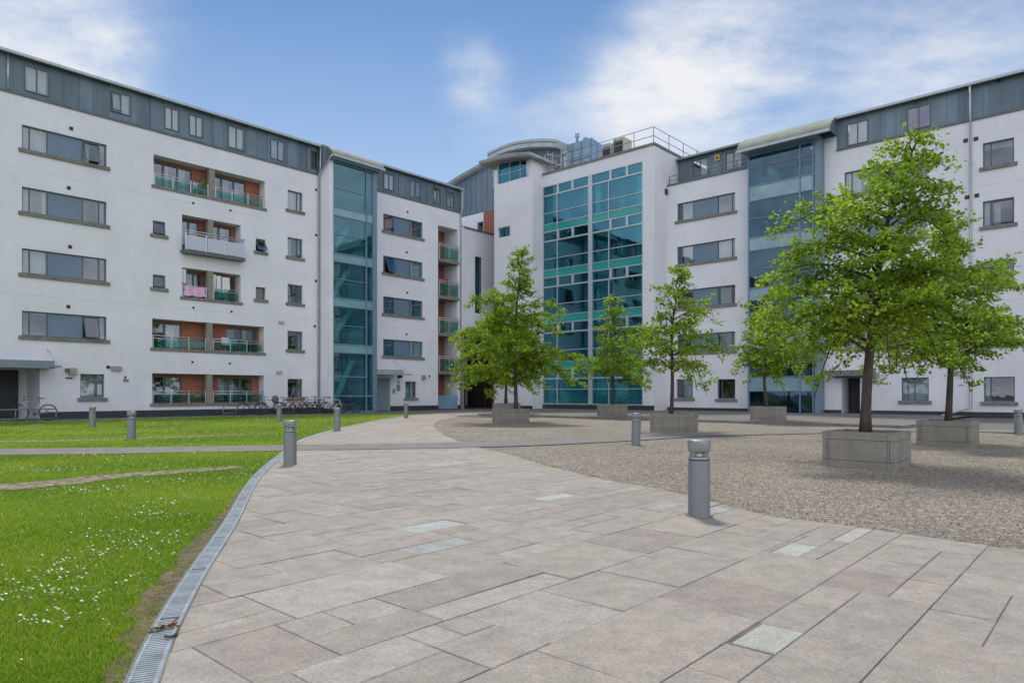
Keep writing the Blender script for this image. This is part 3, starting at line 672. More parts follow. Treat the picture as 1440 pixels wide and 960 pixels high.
mb.quad(fg.P(GV0, 4.6, 0), fg.P(GV1, 4.6, 0), fg.P(GV1, 4.6, 15), fg.P(GV0, 4.6, 15)); mb.quad(fg.P(GV0+.02, 1.0, 0), fg.P(GV0+.02, 4.6, 0), fg.P(GV0+.02, 4.6, 15), fg.P(GV0+.02, 1.0, 15)); mb.quad(fg.P(GV1-.02, .7, 0), fg.P(GV1-.02, 4.6, 0), fg.P(GV1-.02, 4.6, 15), fg.P(GV1-.02, .7, 15))
mb.build('stair_walls', mat('stair_plaster_blue', (.36, .42, .40), .9, var=.2, scale=.6), RB)
pr = arc(-1.35, 15.05, 1.0, ZE+.42)
rb = MB(); roof_sheet(fr_, rb, pr, GV0-.7, GV1+.35, .1); rb.build('stair_roof', M['fascia'], RB)
rb = MB(); fr_.box(rb, GV0-.7, GV1+.37, -1.45, -1.3, 14.88, 15.02); rb.build('gutter', M['gutter'], RB)
rb = MB(); fr_.box(rb, GV0, GV1+.1, -1.28, .3, 14.86, 15.0); rb.build('soffit', M['blueframe'], RB)
rb = MB()
for a in (GV0-.62, GV1+.25):
    rb.poly([fr_.P(a, d, z) for d, z in [(-.02, 14.9)]+[(-.02, 15.75)]+[(d, z-.06) for d, z in pr if d > 0]+[(1.0, 14.9)]])
for a in (GV1+.25, GV0-.62): rb.poly([fr_.P(a, d, z) for d, z in [(-1.28, 15.0)]+[(d, z-.06) for d, z in pr if d < 0]+[(0, 15.0)]])
fr_.box(rb, GV0-.6, GV1+.2, -.02, .02, 15.01, 15.9)
rb.build('roof_cheek', M['zinc'], RB)

# =================================================================== OFFICE BLOCK (curtain wall + corner tower)
OB = thing('office_building', 'white office block in the corner with a tall teal glass curtain wall and rooftop railing', 'office building', 37.4, 28)
fo = F('R', 37.4); OV0, OV1 = 21.96, fo.a(763)
cw = fo.rect(763, 904, 226.3, 577, at=904); cw = (cw[0], cw[1], .42, fo.z(904, 226.3))
mb = MB(); fo.wall(mb, OV0, OV1, 0, 16.6, [(cw[0], cw[1]-.001, cw[2], cw[3])], .3)
ft2 = F('R', 36.3); TV0, TV1 = ft2.a(749), ft2.a(695)
cwn = ft2.rect(699.5, 742.3, 231, 259.9); smw = ft2.rect(700.3, 717, 321, 335)
ft2.wall(mb, TV0, TV1, 0, 17.55, [cwn, smw], .3)
mb.quad((36.3, TV0, 0), (40, TV0, 0), (40, TV0, 17.6), (36.3, TV0, 17.6)); mb.quad((36.3, TV1, 0), (39.2, TV1, 0), (39.2, TV1, 17.6), (36.3, TV1, 17.6))
mb.quad((40, TV0, 14), (40, TV1, 14), (40, TV1, 17.6), (40, TV0, 17.6))
mb.quad((37.4, OV0, 0), (50, OV0, 0), (50, OV0, 16.6), (37.4, OV0, 16.6)); mb.quad((50, OV0, 0), (50, TV1, 0), (50, TV1, 16.6), (50, OV0, 16.6)); mb.quad((37.4, OV0, 16.3), (50, OV0, 16.3), (50, TV1, 16.3), (37.4, TV1, 16.3))
mb.build('wall', M['white'], OB)
cp = MB(); fo.box(cp, OV0-.06, OV1, -.07, .36, 16.6, 16.75); cp.box(37.77, 50, OV0-.06, OV0+.36, 16.6, 16.75); cp.build('coping', M['stone'], OB)
pb = MB(); fo.box(pb, OV0-.01, OV1, -.012, 0, 0, .4); ft2.box(pb, TV0, TV1, -.012, 0, 0, .3); pb.build('plinth', M['plinth'], OB)
# curtain wall frame
st_ = cw[3]; fm_ = MB(); X = lambda px: fo.a(px)
fo.box(fm_, cw[1]-.1, cw[1]-.002, .0, .12, cw[2], cw[3]); fo.box(fm_, cw[0], cw[0]+.06, 0, .12, cw[2], cw[3])
fo.box(fm_, X(833), X(827.3), -.03, .14, cw[2], cw[3])
c1, c2 = X(783.5), X(856)
b1 = (X(827.3), cw[1]-.1); b2 = (cw[0]+.06, X(833))
sp3 = []; panes = []
k = 0; zt = st_
while zt > 1:
    zb = zt-3.225
    rows = [zt, zt-.70, zt-1.95, zt-2.72, zb] if zt-3.2 > 1.5 else [zt, zt-.70, cw[2]+1.2, cw[2]]
    if zt-3.2 <= 1.5: rows = [zt, zt-.7, 1.45, cw[2]]
    for (p, q), cc_ in ((b1, c1), (b2, c2)):
        fo.box(fm_, p, q, -.01, .12, rows[0]-.07, rows[0]-.002); fo.box(fm_, p, q, -.01, .12, rows[1]-.05, rows[1]+.05)
        w = q-p; small = [p, p+w*.34, p+w*.67, q] if (p, q) == b1 else [p, p+w*.29, p+w*.62, q]
        for t in small[1:-1]: fo.box(fm_, t-.09, t+.09, -.015, .12, rows[1]+.05, rows[0]-.07)
        fo.box(fm_, cc_-.03, cc_+.03, -.02, .12, rows[-1], rows[1]-.05)
        for z in rows[2:-1]: fo.box(fm_, p, q, -.005, .1, z-.025, z+.025)
        for i in range(3): panes.append((small[i]+.02, small[i+1]-.02, rows[1]+.02, rows[0]-.02))
        lim = len(rows)-2 if len(rows) == 5 else len(rows)-1
        for z1_, z0_ in zip(rows[1:lim], rows[2:lim+1]):
            panes += [(p, cc_, z0_, z1_), (cc_, q, z0_, z1_)]
        if len(rows) == 5: sp3 += [(p, cc_, rows[4], rows[3]), (cc_, q, rows[4], rows[3])]
    zt = zb
    k += 1
fo.box(fm_, cw[0], cw[1], -.01, .12, cw[2], cw[2]+.06)
cwo = fm_.build('curtain_wall', M['alu'], OB)
g = MB()
for (p, q, z0, z1) in panes: g = MB(); g.quad(fo.P(p, .05, z0), fo.P(q, .05, z0), fo.P(q, .05, z1), fo.P(p, .05, z1)); g.build('pane', M['glass_curtain'], cwo)
for (p, q, z0, z1) in sp3: g = MB(); fo.box(g, p+.02, q-.02, .035, .065, z0+.01, z1-.025); g.build('spandrel', M['spandrel'], cwo)
mb = MB(); mb.quad(fo.P(cw[0], 7, 0), fo.P(cw[1], 7, 0), fo.P(cw[1], 7, 16.3), fo.P(cw[0], 7, 16.3))
zt = st_-3.0
while zt > 0: fo.box(mb, cw[0], cw[1], .35, 7, zt-.3, zt); zt -= 3.225
for a in (cw[0]-.3, cw[1]+.3): mb.quad(fo.P(a, .3, 0), fo.P(a, 7, 0), fo.P(a, 7, 16.3), fo.P(a, .3, 16.3))
for px_, dd_ in ((800, 2.0), (845, 2.6), (880, 1.6)): fo.box(mb, X(px_)-.2, X(px_)+.2, dd_, dd_+.4, 0, 16.2)
mb.build('office_floors', mat('office_interior', (.58, .58, .55), .9, var=.35, scale=.5), OB)
# blinds, desks and things in the office windows
bl = MB()
zt = st_
for k in range(4):
    zf = zt-2.72
    for j in range(7):
        if random.random() < .55:
            a = random.uniform(cw[0]+.3, cw[1]-1.2); fo.box(bl, a, a+random.uniform(.3, 1.0), random.uniform(.6, 2.4), 3.0, zf, zf+random.uniform(.4, 1.1))
    zt -= 3.225
bl.build('office_furniture', mat('office_furniture', (.5, .5, .47), .8, var=.3, scale=1), OB)
for (p, q, zb_, zt_) in ((cw[0]+.08, cw[0]+.45, st_-2.7, st_-.75), (X(833)-.5, X(833)-.1, st_-2.7, st_-.7), (cw[1]-.75, cw[1]-.15, st_-2.7, st_-.7), (cw[0]+.1, cw[1]-.3, .5, 3.0)):
    curtain_mesh(fo, p, q, zb_, zt_, .3).build('blind', M['curtain'], cwo)
# corner tower windows
window(ft2, OB, cwn, (0, .38, .72, 1), sill=False, trans=(.45,), gm='glass_curtain', fm='alu', curt=[(0, .3)], label='wide teal window high on the corner tower')
window(ft2, OB, smw, (0, 1), sill=False, gm='glass_curtain', fm='alu')
mb = MB(); mb.quad((38.2, TV0+.05, 9), (38.2, TV1-.05, 9), (38.2, TV1-.05, 17.5), (38.2, TV0+.05, 17.5)); mb.build('rooms', M['interior'], OB)
# tower canopy roof and the barrel roof behind
def vault(mb, u0, u1, prof, th):      # prof (v,z) extruded along u
    for i in range(len(prof)-1):
        (v0, z0), (v1, z1) = prof[i], prof[i+1]
        mb.hexa([(u0, v0, z0-th), (u1, v0, z0-th), (u1, v1, z1-th), (u0, v1, z1-th), (u0, v0, z0), (u1, v0, z0), (u1, v1, z1), (u0, v1, z1)])
mb = MB(); vault(mb, 35.5, 40.3, [(30.55, 17.72), (32, 17.98), (33.5, 18.14), (35.45, 18.2)], .2); mb.build('tower_canopy', M['silver'], OB)
mb = MB(); vault(mb, 35.56, 40.3, [(30.6, 17.50), (32, 17.76), (33.5, 17.92), (35.4, 17.98)], .07); mb.build('canopy_soffit', M['concrete'], OB)
mb = MB(); vault(mb, 35.47, 35.5, [(30.55, 17.64), (32, 17.90), (33.5, 18.06), (35.45, 18.12)], .03); mb.build('canopy_edge', M['lead'], OB)
pf = [(30.4, 19.3), (31, 19.5), (32, 19.75), (33, 19.95), (34, 20.1), (35, 20.18), (36, 20.15), (37.3, 20.0)]
mb = MB(); vault(mb, 38.3, 46, pf, .58); mb.build('barrel_roof', M['silver'], OB)
mb = MB(); vault(mb, 38.27, 38.3, [(v, z-.2) for v, z in pf], .06); mb.build('canopy_edge', M['lead'], OB)
mb = MB(); mb.poly([(38.9, v, z-.23) for v, z in pf]+[(38.9, 37.3, 17), (38.9, 30.4, 17)]); mb.build('clerestory', M['frame'], OB)
mb = MB()
for v in np.arange(30.4, 37.3, .75): mb.box(38.82, 38.9, v-.03, v+.03, 17.2, 18.7)
mb.box(38.8, 38.9, 30, 37.3, 18.3, 18.38)
mb.box(38.95, 45, 30.05, 37.2, 16.3, 18.6)
mb.build('clerestory_frame', M['alu'], OB)
# roof plant
mb = MB(); mb.hexa([(39.5, 28.2, 16.6), (41.8, 28.2, 16.6), (41.8, 31.6, 16.6), (39.5, 31.6, 16.6), (39.5, 28.2, 19.2), (41.8, 28.2, 18.9), (41.8, 31.6, 18.95), (39.5, 31.6, 19.25)]); pr_ = mb.build('plant_room', M['plantbox'], OB)
mb = MB()
for k in range(5): mb.box(39.47, 39.5, 28.25+k*.8, 28.28+k*.8, 16.7, 19.15)
mb.box(39.46, 39.5, 28.2, 31.6, 17.9, 17.93); mb.build('panel_joint', M['lead'], pr_)
for (px_, h, r_) in ((811.7, 1.0, .14), (823.7, .5, .16)):
    q = F('R', 40.2); v = q.a(px_); mb = MB(); z = 19.1
    mb.lathe([(r_*.7, z-.1), (r_*.7, z+h*.75), (r_*1.3, z+h*.78), (r_*1.3, z+h*.86), (r_*.6, z+h*.9), (r_*1.1, z+h*.95), (r_*1.1, z+h*1.05), (r_*.3, z+h*1.12)], 14, 40.2, v); mb.build('flue', M['gutter'], OB)
q = F('R', 38.9)
for (xa, xb, zt_) in ((846.5, 859.6, 18.15), (862, 877, 18.35)):
    v1_, v0_ = q.a(xa), q.a(xb); mb = MB(); mb.box(38.9, 39.9, v0_, v1_, 17.1, zt_); u_ = mb.build('air_conditioner', M['beige'], OB)
    mb = MB(); vm = (v0_+v1_)/2; mb.box(38.87, 38.899, v0_+.07, v1_-.07, 17.3, zt_-.25); 
    for k in range(5): mb.box(38.85, 38.87, v0_+.08, v1_-.08, 17.35+k*.2, 17.37+k*.2)
    mb.build('fan_grille', M['dark'], u_)
mb = MB(); mb.box(40, 41.5, 23.5, 26, 16.4, 17.5); mb.build('roof_box', M['gutter'], OB)
r = MB(); zt = 16.75
n = 6; vr0, vr1 = OV0+.12, OV1-.3
for k in range(n+1): v = vr0+(vr1-vr0)*k/n; r.tube([(37.55, v, zt), (37.55, v, zt+1.05)], .022, 6)
for h in (.5, 1.05): r.tube([(37.55, vr0, zt+h), (37.55, vr1, zt+h)], .02, 6); r.tube([(37.55, vr0, zt+h), (47, vr0, zt+h)], .02, 6)
for k in range(1, 6): r.tube([(37.55+k*1.9, vr0, zt), (37.55+k*1.9, vr0, zt+1.05)], .022, 6)
r.build('roof_railing', M['darkrail'], OB)
r = MB()
for k in range(4): r.tube([(37.6+k*.35, TV0-.3-k*.1, 16.7), (37.6+k*.35, TV0-.3-k*.1, 18.3)], .018, 6)
r.tube([(36.8, TV0-.06, 17.7), (37.9, TV0-.3, 17.0)], .05, 8)
for h in (17.3, 17.7, 18.1): r.tube([(37.6, TV0-.35, h), (38.7, TV0-.6, h)], .016, 6)
r.build('roof_ladder', M['rail'], OB)
pipe(OB, [(36.22, TV0+.45, 17.5), (36.22, TV0+.45, 16.4)], .05, 'wpipe')
vents(F('R', 37.4), OB, [(928, 283)], .01)

# =================================================================== LINK BLOCK + REAR BLOCK
KB = thing('link_building', 'narrow white link block bridging the passage between the left block and the corner tower', 'building', 36, 36.5)
fk = F('L', 36.45); KA0, KA1 = A1, 39.2
kw = fk.rect(668, 678, 360, 425); kw = (kw[0], kw[1], fk.z(668, 440), kw[3])
mb = MB(); fk.wall(mb, KA0, KA1, 5.5, 13.35, [kw], .3)
mb.quad((KA0, 36.45, 5.5), (KA1, 36.45, 5.5), (KA1, 48, 5.5), (KA0, 48, 5.5)); mb.quad((KA0, 36.45, 13.35), (KA1, 36.45, 13.35), (KA1, 48, 13.35), (KA0, 48, 13.35)); mb.quad((KA0, 38.5, 5.5), (KA1, 38.5, 5.5), (KA1, 38.5, 13.3), (KA0, 38.5, 13.3))
mb.build('wall', M['white'], KB)
cp = MB(); fk.box(cp, KA0, KA1, -.08, .3, 13.35, 13.47); cp.build('coping', M['lead'], KB)
window(fk, KB, kw, (0, 1), sill=False, trans=(.35, .7), gm='glass_teal')
mb = MB(); mb.box(A1+.02, A1+.42, 36.1, 36.42, 0, 5.5); mb.build('pillar', M['concrete'], KB)
mb = MB(); mb.box(A1+.02, A1+.42, 36.1, 36.44, 5.5, 13.3); mb.build('pier', M['white'], KB)
QB = thing('rear_building', 'rear block with grey zinc upper wall under a sweeping curved roof and red brick below', 'building', 39.2, 42)
fq = F('R', 39.2)
arcz = [(34.75, 19.85), (37.3, 19.7), (39, 19.45), (41, 19.1), (43.2, 18.6), (46, 17.7), (50, 16.0)]
zb = MB(); zb.poly([(39.2, v, z-.2) for v, z in arcz]+[(39.2, 50, 15.75), (39.2, 34.75, 15.75)])
for v in np.arange(35.1, 50, .62):
    zt_ = np.interp(v, [a for a, b in arcz], [b for a, b in arcz])-.2; zb.box(39.17, 39.2, v-.012, v+.012, 15.8, float(zt_))
zb.build('zinc_wall', M['zinc'], QB)
bx = fq.a(680)
wq = fq.rect(671, 679.5, 313, 332)
gate = (37.7, 41.0, 0, 4.6)
mb = MB(); fq.wall(mb, bx, 50, 5.6, 15.745, [wq], .3); mb.quad((39.2, 50, 0), (55, 50, 0), (55, 50, 15.7), (39.2, 50, 15.7)); mb.quad((55, 34.75, 0), (55, 50, 0), (55, 50, 17), (55, 34.75, 17)); mb.build('wall', M['white'], QB)
mb = MB(); fq.wall(mb, 34.75, bx, 0, 15.745, [(gate[0], min(bx, gate[1]), 0, 4.6)], .3); fq.wall(mb, bx, 50, 0, 5.59, [(bx, gate[1], 0, 4.6)], .3); mb.build('brick_wall', M['brick'], QB)
window(fq, QB, wq, (0, 1), sill=False)
mb = MB(); fq.box(mb, gate[0], gate[1], .5, .6, 0, 4.6)
for v in np.arange(gate[0]+.1, gate[1], .15): fq.box(mb, v, v+.02, .3, .33, .05, 4.5)
mb.build('passage_gate', M['dark'], QB)
mb = MB(); vault(mb, 38.7, 55, arcz, .22); mb.build('roof', M['silver'], QB)
mb = MB(); vault(mb, 38.67, 38.7, [(v, z-.1) for v, z in arcz], .03); mb.build('roof_edge', M['lead'], QB)

# =================================================================== GROUND
def smooth_line(pts, n=6):
    P_ = [Vector((p[0], p[1], 0)) for p in pts]; out = []
    for i in range(len(P_)-1):
        p0 = P_[max(i-1, 0)]; p1 = P_[i]; p2 = P_[i+1]; p3 = P_[min(i+2, len(P_)-1)]
        for k in range(n):
            t = k/n; q = .5*((2*p1)+(-p0+p2)*t+(2*p0-5*p1+4*p2-p3)*t*t+(-p0+3*p1-3*p2+p3)*t*t*t); out.append((q.x, q.y))
    out.append((P_[-1].x, P_[-1].y)); return out
def sheet(name, poly, z, m, kind='structure', skirt=.0):
    tr_ = tessellate_polygon([[Vector((x, y, 0)) for x, y in poly]])
    vs = [(x, y, z) for x, y in poly]; fs = [tuple(t) for t in tr_]
    if skirt:
        n = len(poly); vs += [(x, y, z-skirt) for x, y in poly]; fs += [(i, (i+1) % n, n+(i+1) % n, n+i) for i in range(n)]
    me = bpy.data.meshes.new(name); me.from_pydata(vs, [], fs); me.update(); me.materials.append(m)
    o = bpy.data.objects.new(name, me); COL.objects.link(o); o['kind'] = kind; return o
def inside(poly, X, Y):
    x = np.array([p[0] for p in poly]); y = np.array([p[1] for p in poly]); r = np.zeros(len(X), bool); n = len(x); j = n-1
    for i in range(n):
        c = ((y[i] > Y) != (y[j] > Y)); xi = (x[j]-x[i])*(Y-y[i])/((y[j]-y[i]) if y[j] != y[i] else 1e-9)+x[i]
        r ^= c & (X < xi); j = i
    return r

M['asphalt'] = mat('pavement_asphalt', (.15, .142, .13), .92, var=.16, scale=1.3, bump=.7, bscale=90)
M['band'] = mat('tarmac_path', (.205, .185, .165), .92, var=.14, scale=2.4, bump=.7, bscale=110)
M['terrace'] = mat('terrace_paving', (.17, .16, .145), .9, var=.14, scale=.9, bump=.5)
M['kerb'] = mat('kerb_stone', (.21, .195, .17), .85, var=.2, scale=4, bump=.5)
def gravel_extra(nt, N, L, b, tc):
    v = N.new('ShaderNodeTexVoronoi'); v.inputs['Scale'].default_value = 38; L.new(tc.outputs['Object'], v.inputs['Vector'])
    r = N.new('ShaderNodeValToRGB'); e = r.color_ramp.elements
    e[0].position = 0; e[0].color = (0.085, 0.061, 0.040, 1); e[1].position = 1; e[1].color = (0.440, 0.410, 0.335, 1)
    for p, c in ((.2, (0.223, 0.178, 0.130, 1)), (.45, (0.289, 0.235, 0.174, 1)), (.62, (0.187, 0.165, 0.141, 1)), (.8, (0.339, 0.294, 0.223, 1))):
        x = e.new(p); x.color = c
    sp_ = N.new('ShaderNodeSeparateColor'); L.new(v.outputs['Color'], sp_.inputs[0]); L.new(sp_.outputs[0], r.inputs[0])
    n = N.new('ShaderNodeTexNoise'); n.inputs['Scale'].default_value = .7; n.inputs['Detail'].default_value = 5; L.new(tc.outputs['Object'], n.inputs['Vector'])
    mr = N.new('ShaderNodeMapRange'); mr.inputs[1].default_value = .3; mr.inputs[2].default_value = .7; mr.inputs[3].default_value = .82; mr.inputs[4].default_value = 1.12; L.new(n.outputs['Fac'], mr.inputs[0])
    g = N.new('ShaderNodeCombineColor'); [L.new(mr.outputs[0], g.inputs[i]) for i in range(3)]
    L.new(mixcol(N, L, r.outputs[0], g.outputs[0], 1.0, 'MULTIPLY'), b.inputs['Base Color'])
    v2 = N.new('ShaderNodeTexVoronoi'); v2.inputs['Scale'].default_value = 38; v2.feature = 'F1'; L.new(tc.outputs['Object'], v2.inputs['Vector'])
    bp = N.new('ShaderNodeBump'); bp.invert = True; bp.inputs['Strength'].default_value = 1; bp.inputs['Distance'].default_value = .016; L.new(v2.outputs['Distance'], bp.inputs['Height']); L.new(bp.outputs[0], b.inputs['Normal'])
M['gravel'] = mat('gravel', (.4, .33, .27), .9, extra=gravel_extra)
def grass_extra(nt, N, L, b, tc):
    n = N.new('ShaderNodeTexNoise'); n.inputs['Scale'].default_value = .8; n.inputs['Detail'].default_value = 8; n.inputs['Roughness'].default_value = .7; L.new(tc.outputs['Object'], n.inputs['Vector'])
    r = N.new('ShaderNodeValToRGB'); e = r.color_ramp.elements; e[0].position = .3; e[0].color = (.09, .16, .012, 1); e[1].position = .72; e[1].color = (.25, .28, .04, 1)
    x = e.new(.5); x.color = (.16, .23, .02, 1); L.new(n.outputs['Fac'], r.inputs[0])
    n2 = N.new('ShaderNodeTexNoise'); n2.inputs['Scale'].default_value = 60; n2.inputs['Detail'].default_value = 3; L.new(tc.outputs['Object'], n2.inputs['Vector'])
    mr = N.new('ShaderNodeMapRange'); mr.inputs[1].default_value = .3; mr.inputs[2].default_value = .7; mr.inputs[3].default_value = .6; mr.inputs[4].default_value = 1.3; L.new(n2.outputs['Fac'], mr.inputs[0])
    g = N.new('ShaderNodeCombineColor'); [L.new(mr.outputs[0], g.inputs[i]) for i in range(3)]
    L.new(mixcol(N, L, r.outputs[0], g.outputs[0], 1.0, 'MULTIPLY'), b.inputs['Base Color'])
M['grass'] = mat('lawn', (.1, .2, .03), .9, bump=1, bscale=50, extra=grass_extra)

# base sheet out to the horizon
o = sheet('ground', [(-600, -500), (600, -500), (600, 700), (-600, 700)], 0.0, M['asphalt'])
Lpx = [(179, 960), (208, 897), (258, 814), (306, 750), (329, 712), (346, 681), (373, 654), (400, 635), (417, 620), (467, 605), (520, 593), (570, 585), (616, 580.5)]
drainL = [(.95, -1.6), (-.15, 0), (-1.05, 1.5)]+[G(*p) for p in Lpx]
drainL = smooth_line(drainL, 6)
for _ in range(14): drainL = [drainL[0]]+[tuple((drainL[i-1][c]+2*drainL[i][c]+drainL[i+1][c])/4 for c in (0, 1)) for i in range(1, len(drainL)-1)]+[drainL[-1]]
def offset(line, d):
    out = []
    for i, p in enumerate(line):
        a = line[max(i-1, 0)]; b = line[min(i+1, len(line)-1)]; t = Vector((b[0]-a[0], b[1]-a[1])).normalized(); out.append((p[0]+t.y*d, p[1]-t.x*d))
    return out
DW = .128
drainR = offset(drainL, DW)
Rpx = [(1440, 777), (1390, 770), (1257, 752), (1173, 739), (1090, 729), (1002, 708), (965, 697.5), (840, 674), (777, 658), (718, 641), (672, 630), (643, 621), (622, 610), (610, 601), (612, 595), (630, 589), (655, 584), (700, 580.5)]
pathR = smooth_line([(14, -8), (13, -1.5), (9, 1.6), (6, 3.5)]+[G(*p) for p in Rpx], 5)
path_poly = drainR+pathR[::-1]
sheet('path_bed', path_poly, .0155, mat('joint_sand', (.15, .13, .105), .95, var=.3, scale=8))
# lawn
top = [W(27.6, 30.6), W(25, 31.6), W(21, 32.2), W(17, 32.9), W(13, 33.2), W(-14, 33.2)]
grass_poly = drainL+top+[(-45, 5), (-30, -15), (.9, -15)]
sheet('lawn', grass_poly, .016, M['grass'], skirt=.016)
# gravel square
gr = pathR+[W(25.28, 23.4), W(25.28, 6), W(24.2, 4.5), W(24.0, -24)]
sheet('gravel_bed', gr, .012, M['gravel'])
band_c = smooth_line([(-40, 12.3), (-20, 12.9), (-10, 13.3), (-6.2, 13.95), (-4.0, 14.45), (-.75, 15.2), (2.1, 16.8), (5.0, 18.9), (8.6, 20.2), (12.5, 21.2), (16, 20)], 6)
sheet('cross_path', offset(band_c, .78)+offset(band_c, -.78)[::-1], .030, M['band'])
# raised terrace in front of the right hand blocks
tz = .1
ter = [W(25.3, 5.7), W(25.3, 25.2), W(29, 27.5), W(36.3, 30.0), W(37.0, 34.5), W(39.0, 34.5), W(39.6, 5.7)]
sheet('terrace', ter, tz, M['terrace'])
kb = MB()
kl = [(25.3, 5.7), (25.3, 25.2), (29, 27.5), (35.9, 30.0)]
for (a, b), (c, d) in zip(kl[:-1], kl[1:]):
    n = int(math.hypot(c-a, d-b)/.9); t = Vector((c-a, d-b)).normalized(); nn = Vector((-t.y, t.x))
    for k in range(n):
        p = Vector((a, b))+t*(k*math.hypot(c-a, d-b)/n+.004); q = Vector((a, b))+t*((k+1)*math.hypot(c-a, d-b)/n-.004)
        cs = [W(*(p+nn*.1)), W(*(q+nn*.1)), W(*(q-nn*.06)), W(*(p-nn*.06))]
        kb.hexa([(*c_, 0) for c_ in cs]+[(*c_, tz+.012) for c_ in cs])
cs = [W(25.24, 5.5), W(30, 5.5), W(30, 5.698), W(25.24, 5.698)]; kb.hexa([(*c_, 0) for c_ in cs]+[(*c_, tz+.012) for c_ in cs])
o = kb.build('kerb', M['kerb']); o['kind'] = 'structure'
# thin edging path in the far lawn and brick strips set in the grass
def ribbon(name, pts, w0, w1, z, m):
    c = smooth_line(pts, 8); n = len(c); a = []; b = []
    for i, p in enumerate(c):
        w = (w0+(w1-w0)*i/(n-1))/2*(1+.12*math.sin(i*2.3)); t = Vector((c[min(i+1, n-1)][0]-c[max(i-1, 0)][0], c[min(i+1, n-1)][1]-c[max(i-1, 0)][1])).normalized()
        a.append((p[0]+t.y*w, p[1]-t.x*w)); b.append((p[0]-t.y*w, p[1]+t.x*w))
    sheet(name, a+b[::-1], z, m); return a+b[::-1]
M['cobble'] = mat('worn_brick_strip', (.27, .20, .16), .95, extra=None, var=.4, scale=9, bump=1, bscale=22)
def cob(nt, N, L, b, tc):
    t = N.new('ShaderNodeTexVoronoi'); t.inputs['Scale'].default_value = 11; L.new(tc.outputs['Object'], t.inputs['Vector'])
    r = N.new('ShaderNodeValToRGB'); e = r.color_ramp.elements; e[0].position = .25; e[0].color = (.34, .26, .21, 1); e[1].position = .8; e[1].color = (.12, .11, .05, 1)
    L.new(t.outputs['Distance'], r.inputs[0]); 
    sp_ = N.new('ShaderNodeSeparateColor'); L.new(t.outputs['Color'], sp_.inputs[0])
    g = N.new('ShaderNodeMapRange'); g.inputs[3].default_value = .6; g.inputs[4].default_value = 1.2; L.new(sp_.outputs[0], g.inputs[0]); cc_ = N.new('ShaderNodeCombineColor'); [L.new(g.outputs[0], cc_.inputs[i]) for i in range(3)]
    L.new(mixcol(N, L, r.outputs[0], cc_.outputs[0], 1.0, 'MULTIPLY'), b.inputs['Base Color'])
M['cobble'] = mat('worn_brick_strip', (.3, .2, .16), .95, extra=cob)
strip1 = ribbon('brick_strip', [(-12, 7.0), (-9, 7.6), G(0, 687), G(146, 673), G(250, 665), G(340, 658.5)], .95, .4, .024, M['cobble'])
strip2 = ribbon('brick_strip', [(-20, 14.8), G(0, 622), G(120, 620), G(250, 615.5), G(385, 611.5)], .8, .3, .024, M['cobble'])
strip3 = ribbon('edging_path', [(-24, 21), G(0, 601), G(60, 596.5), G(120, 592.5), G(180, 589)], .5, .35, .022, M['band'])
# bare soil along the drain
nb = [i for i, p in enumerate(drainL) if 2.2 < p[1] < 8.3 and p[0] < 0]
a = [drainL[i] for i in nb]; n = len(a)
rs = random.Random(3); bb = []
for i in range(n):
    w = (.03+.10*math.sin(math.pi*(i/(n-1))**.8))*(1+rs.uniform(-.5, .5)); p = a[i]; q = a[min(i+1, n-1)] if i < n-1 else a[i]; q0 = a[max(i-1, 0)]
    t = Vector((q[0]-q0[0], q[1]-q0[1])).normalized(); bb.append((p[0]-t.y*w, p[1]+t.x*w))
soil_poly = a+bb[::-1]
M['baresoil'] = mat('bare_soil', (.12, .075, .05), .95, var=.4, scale=14, bump=1, bscale=40, col2=(.19, .14, .085))
sheet('soil', soil_poly, .024, M['baresoil'])

# ---- paving slabs: every slab a real stone, rows run along the u axis
def clip_rect(poly, x0, x1, y0, y1):
    for ax, lim, keep in ((0, x0, 1), (0, x1, -1), (1, y0, 1), (1, y1, -1)):
        out = []
        for i in range(len(poly)):
            p, q = poly[i-1], poly[i]; pi = (p[ax]-lim)*keep >= 0; qi = (q[ax]-lim)*keep >= 0
            if pi != qi:
                t = (lim-p[ax])/(q[ax]-p[ax]); out.append((p[0]+(q[0]-p[0])*t, p[1]+(q[1]-p[1])*t))
            if qi: out.append(q)
        poly = out
        if not poly: return []
    return poly
puv = [UV(*p) for p in path_poly]
PU = np.array([p[0] for p in puv]); PV = np.array([p[1] for p in puv])
slabs = []
rsl = random.Random(21)
v = .79-.585*26; row = 0
while v < PV.max()+1:
    hrow = .585 if True else 0; u = PU.min()-rsl.uniform(0, 1)
    while u < PU.max()+1:
        l = rsl.choice([.4, .5, .6, .6, .75, .75, .9, 1.05]); t = rsl.random()
        if t < .22: slabs += [(u, u+l, v, v+.22), (u, u+l, v+.22, v+.585)]
        elif t < .34: slabs += [(u, u+l, v, v+.29), (u, u+l*.45, v+.29, v+.585), (u+l*.45, u+l, v+.29, v+.585)]
        elif t < .46: slabs += [(u, u+l, v, v+.36), (u, u+l*.5, v+.36, v+.585), (u+l*.5, u+l, v+.36, v+.585)]
        else: slabs.append((u, u+l, v, v+.585))
        u += l
    v += .585; row += 1
PALE_ = [UV(*G(1103, 897)), UV(*G(786, 700)), UV(*G(605, 745)), UV(*G(1195, 758)), UV(*G(1117, 777)), UV(*G(655, 765)), UV(*G(945, 712)), UV(*G(1000, 722))]
pale_pts = PALE_; out_ = []
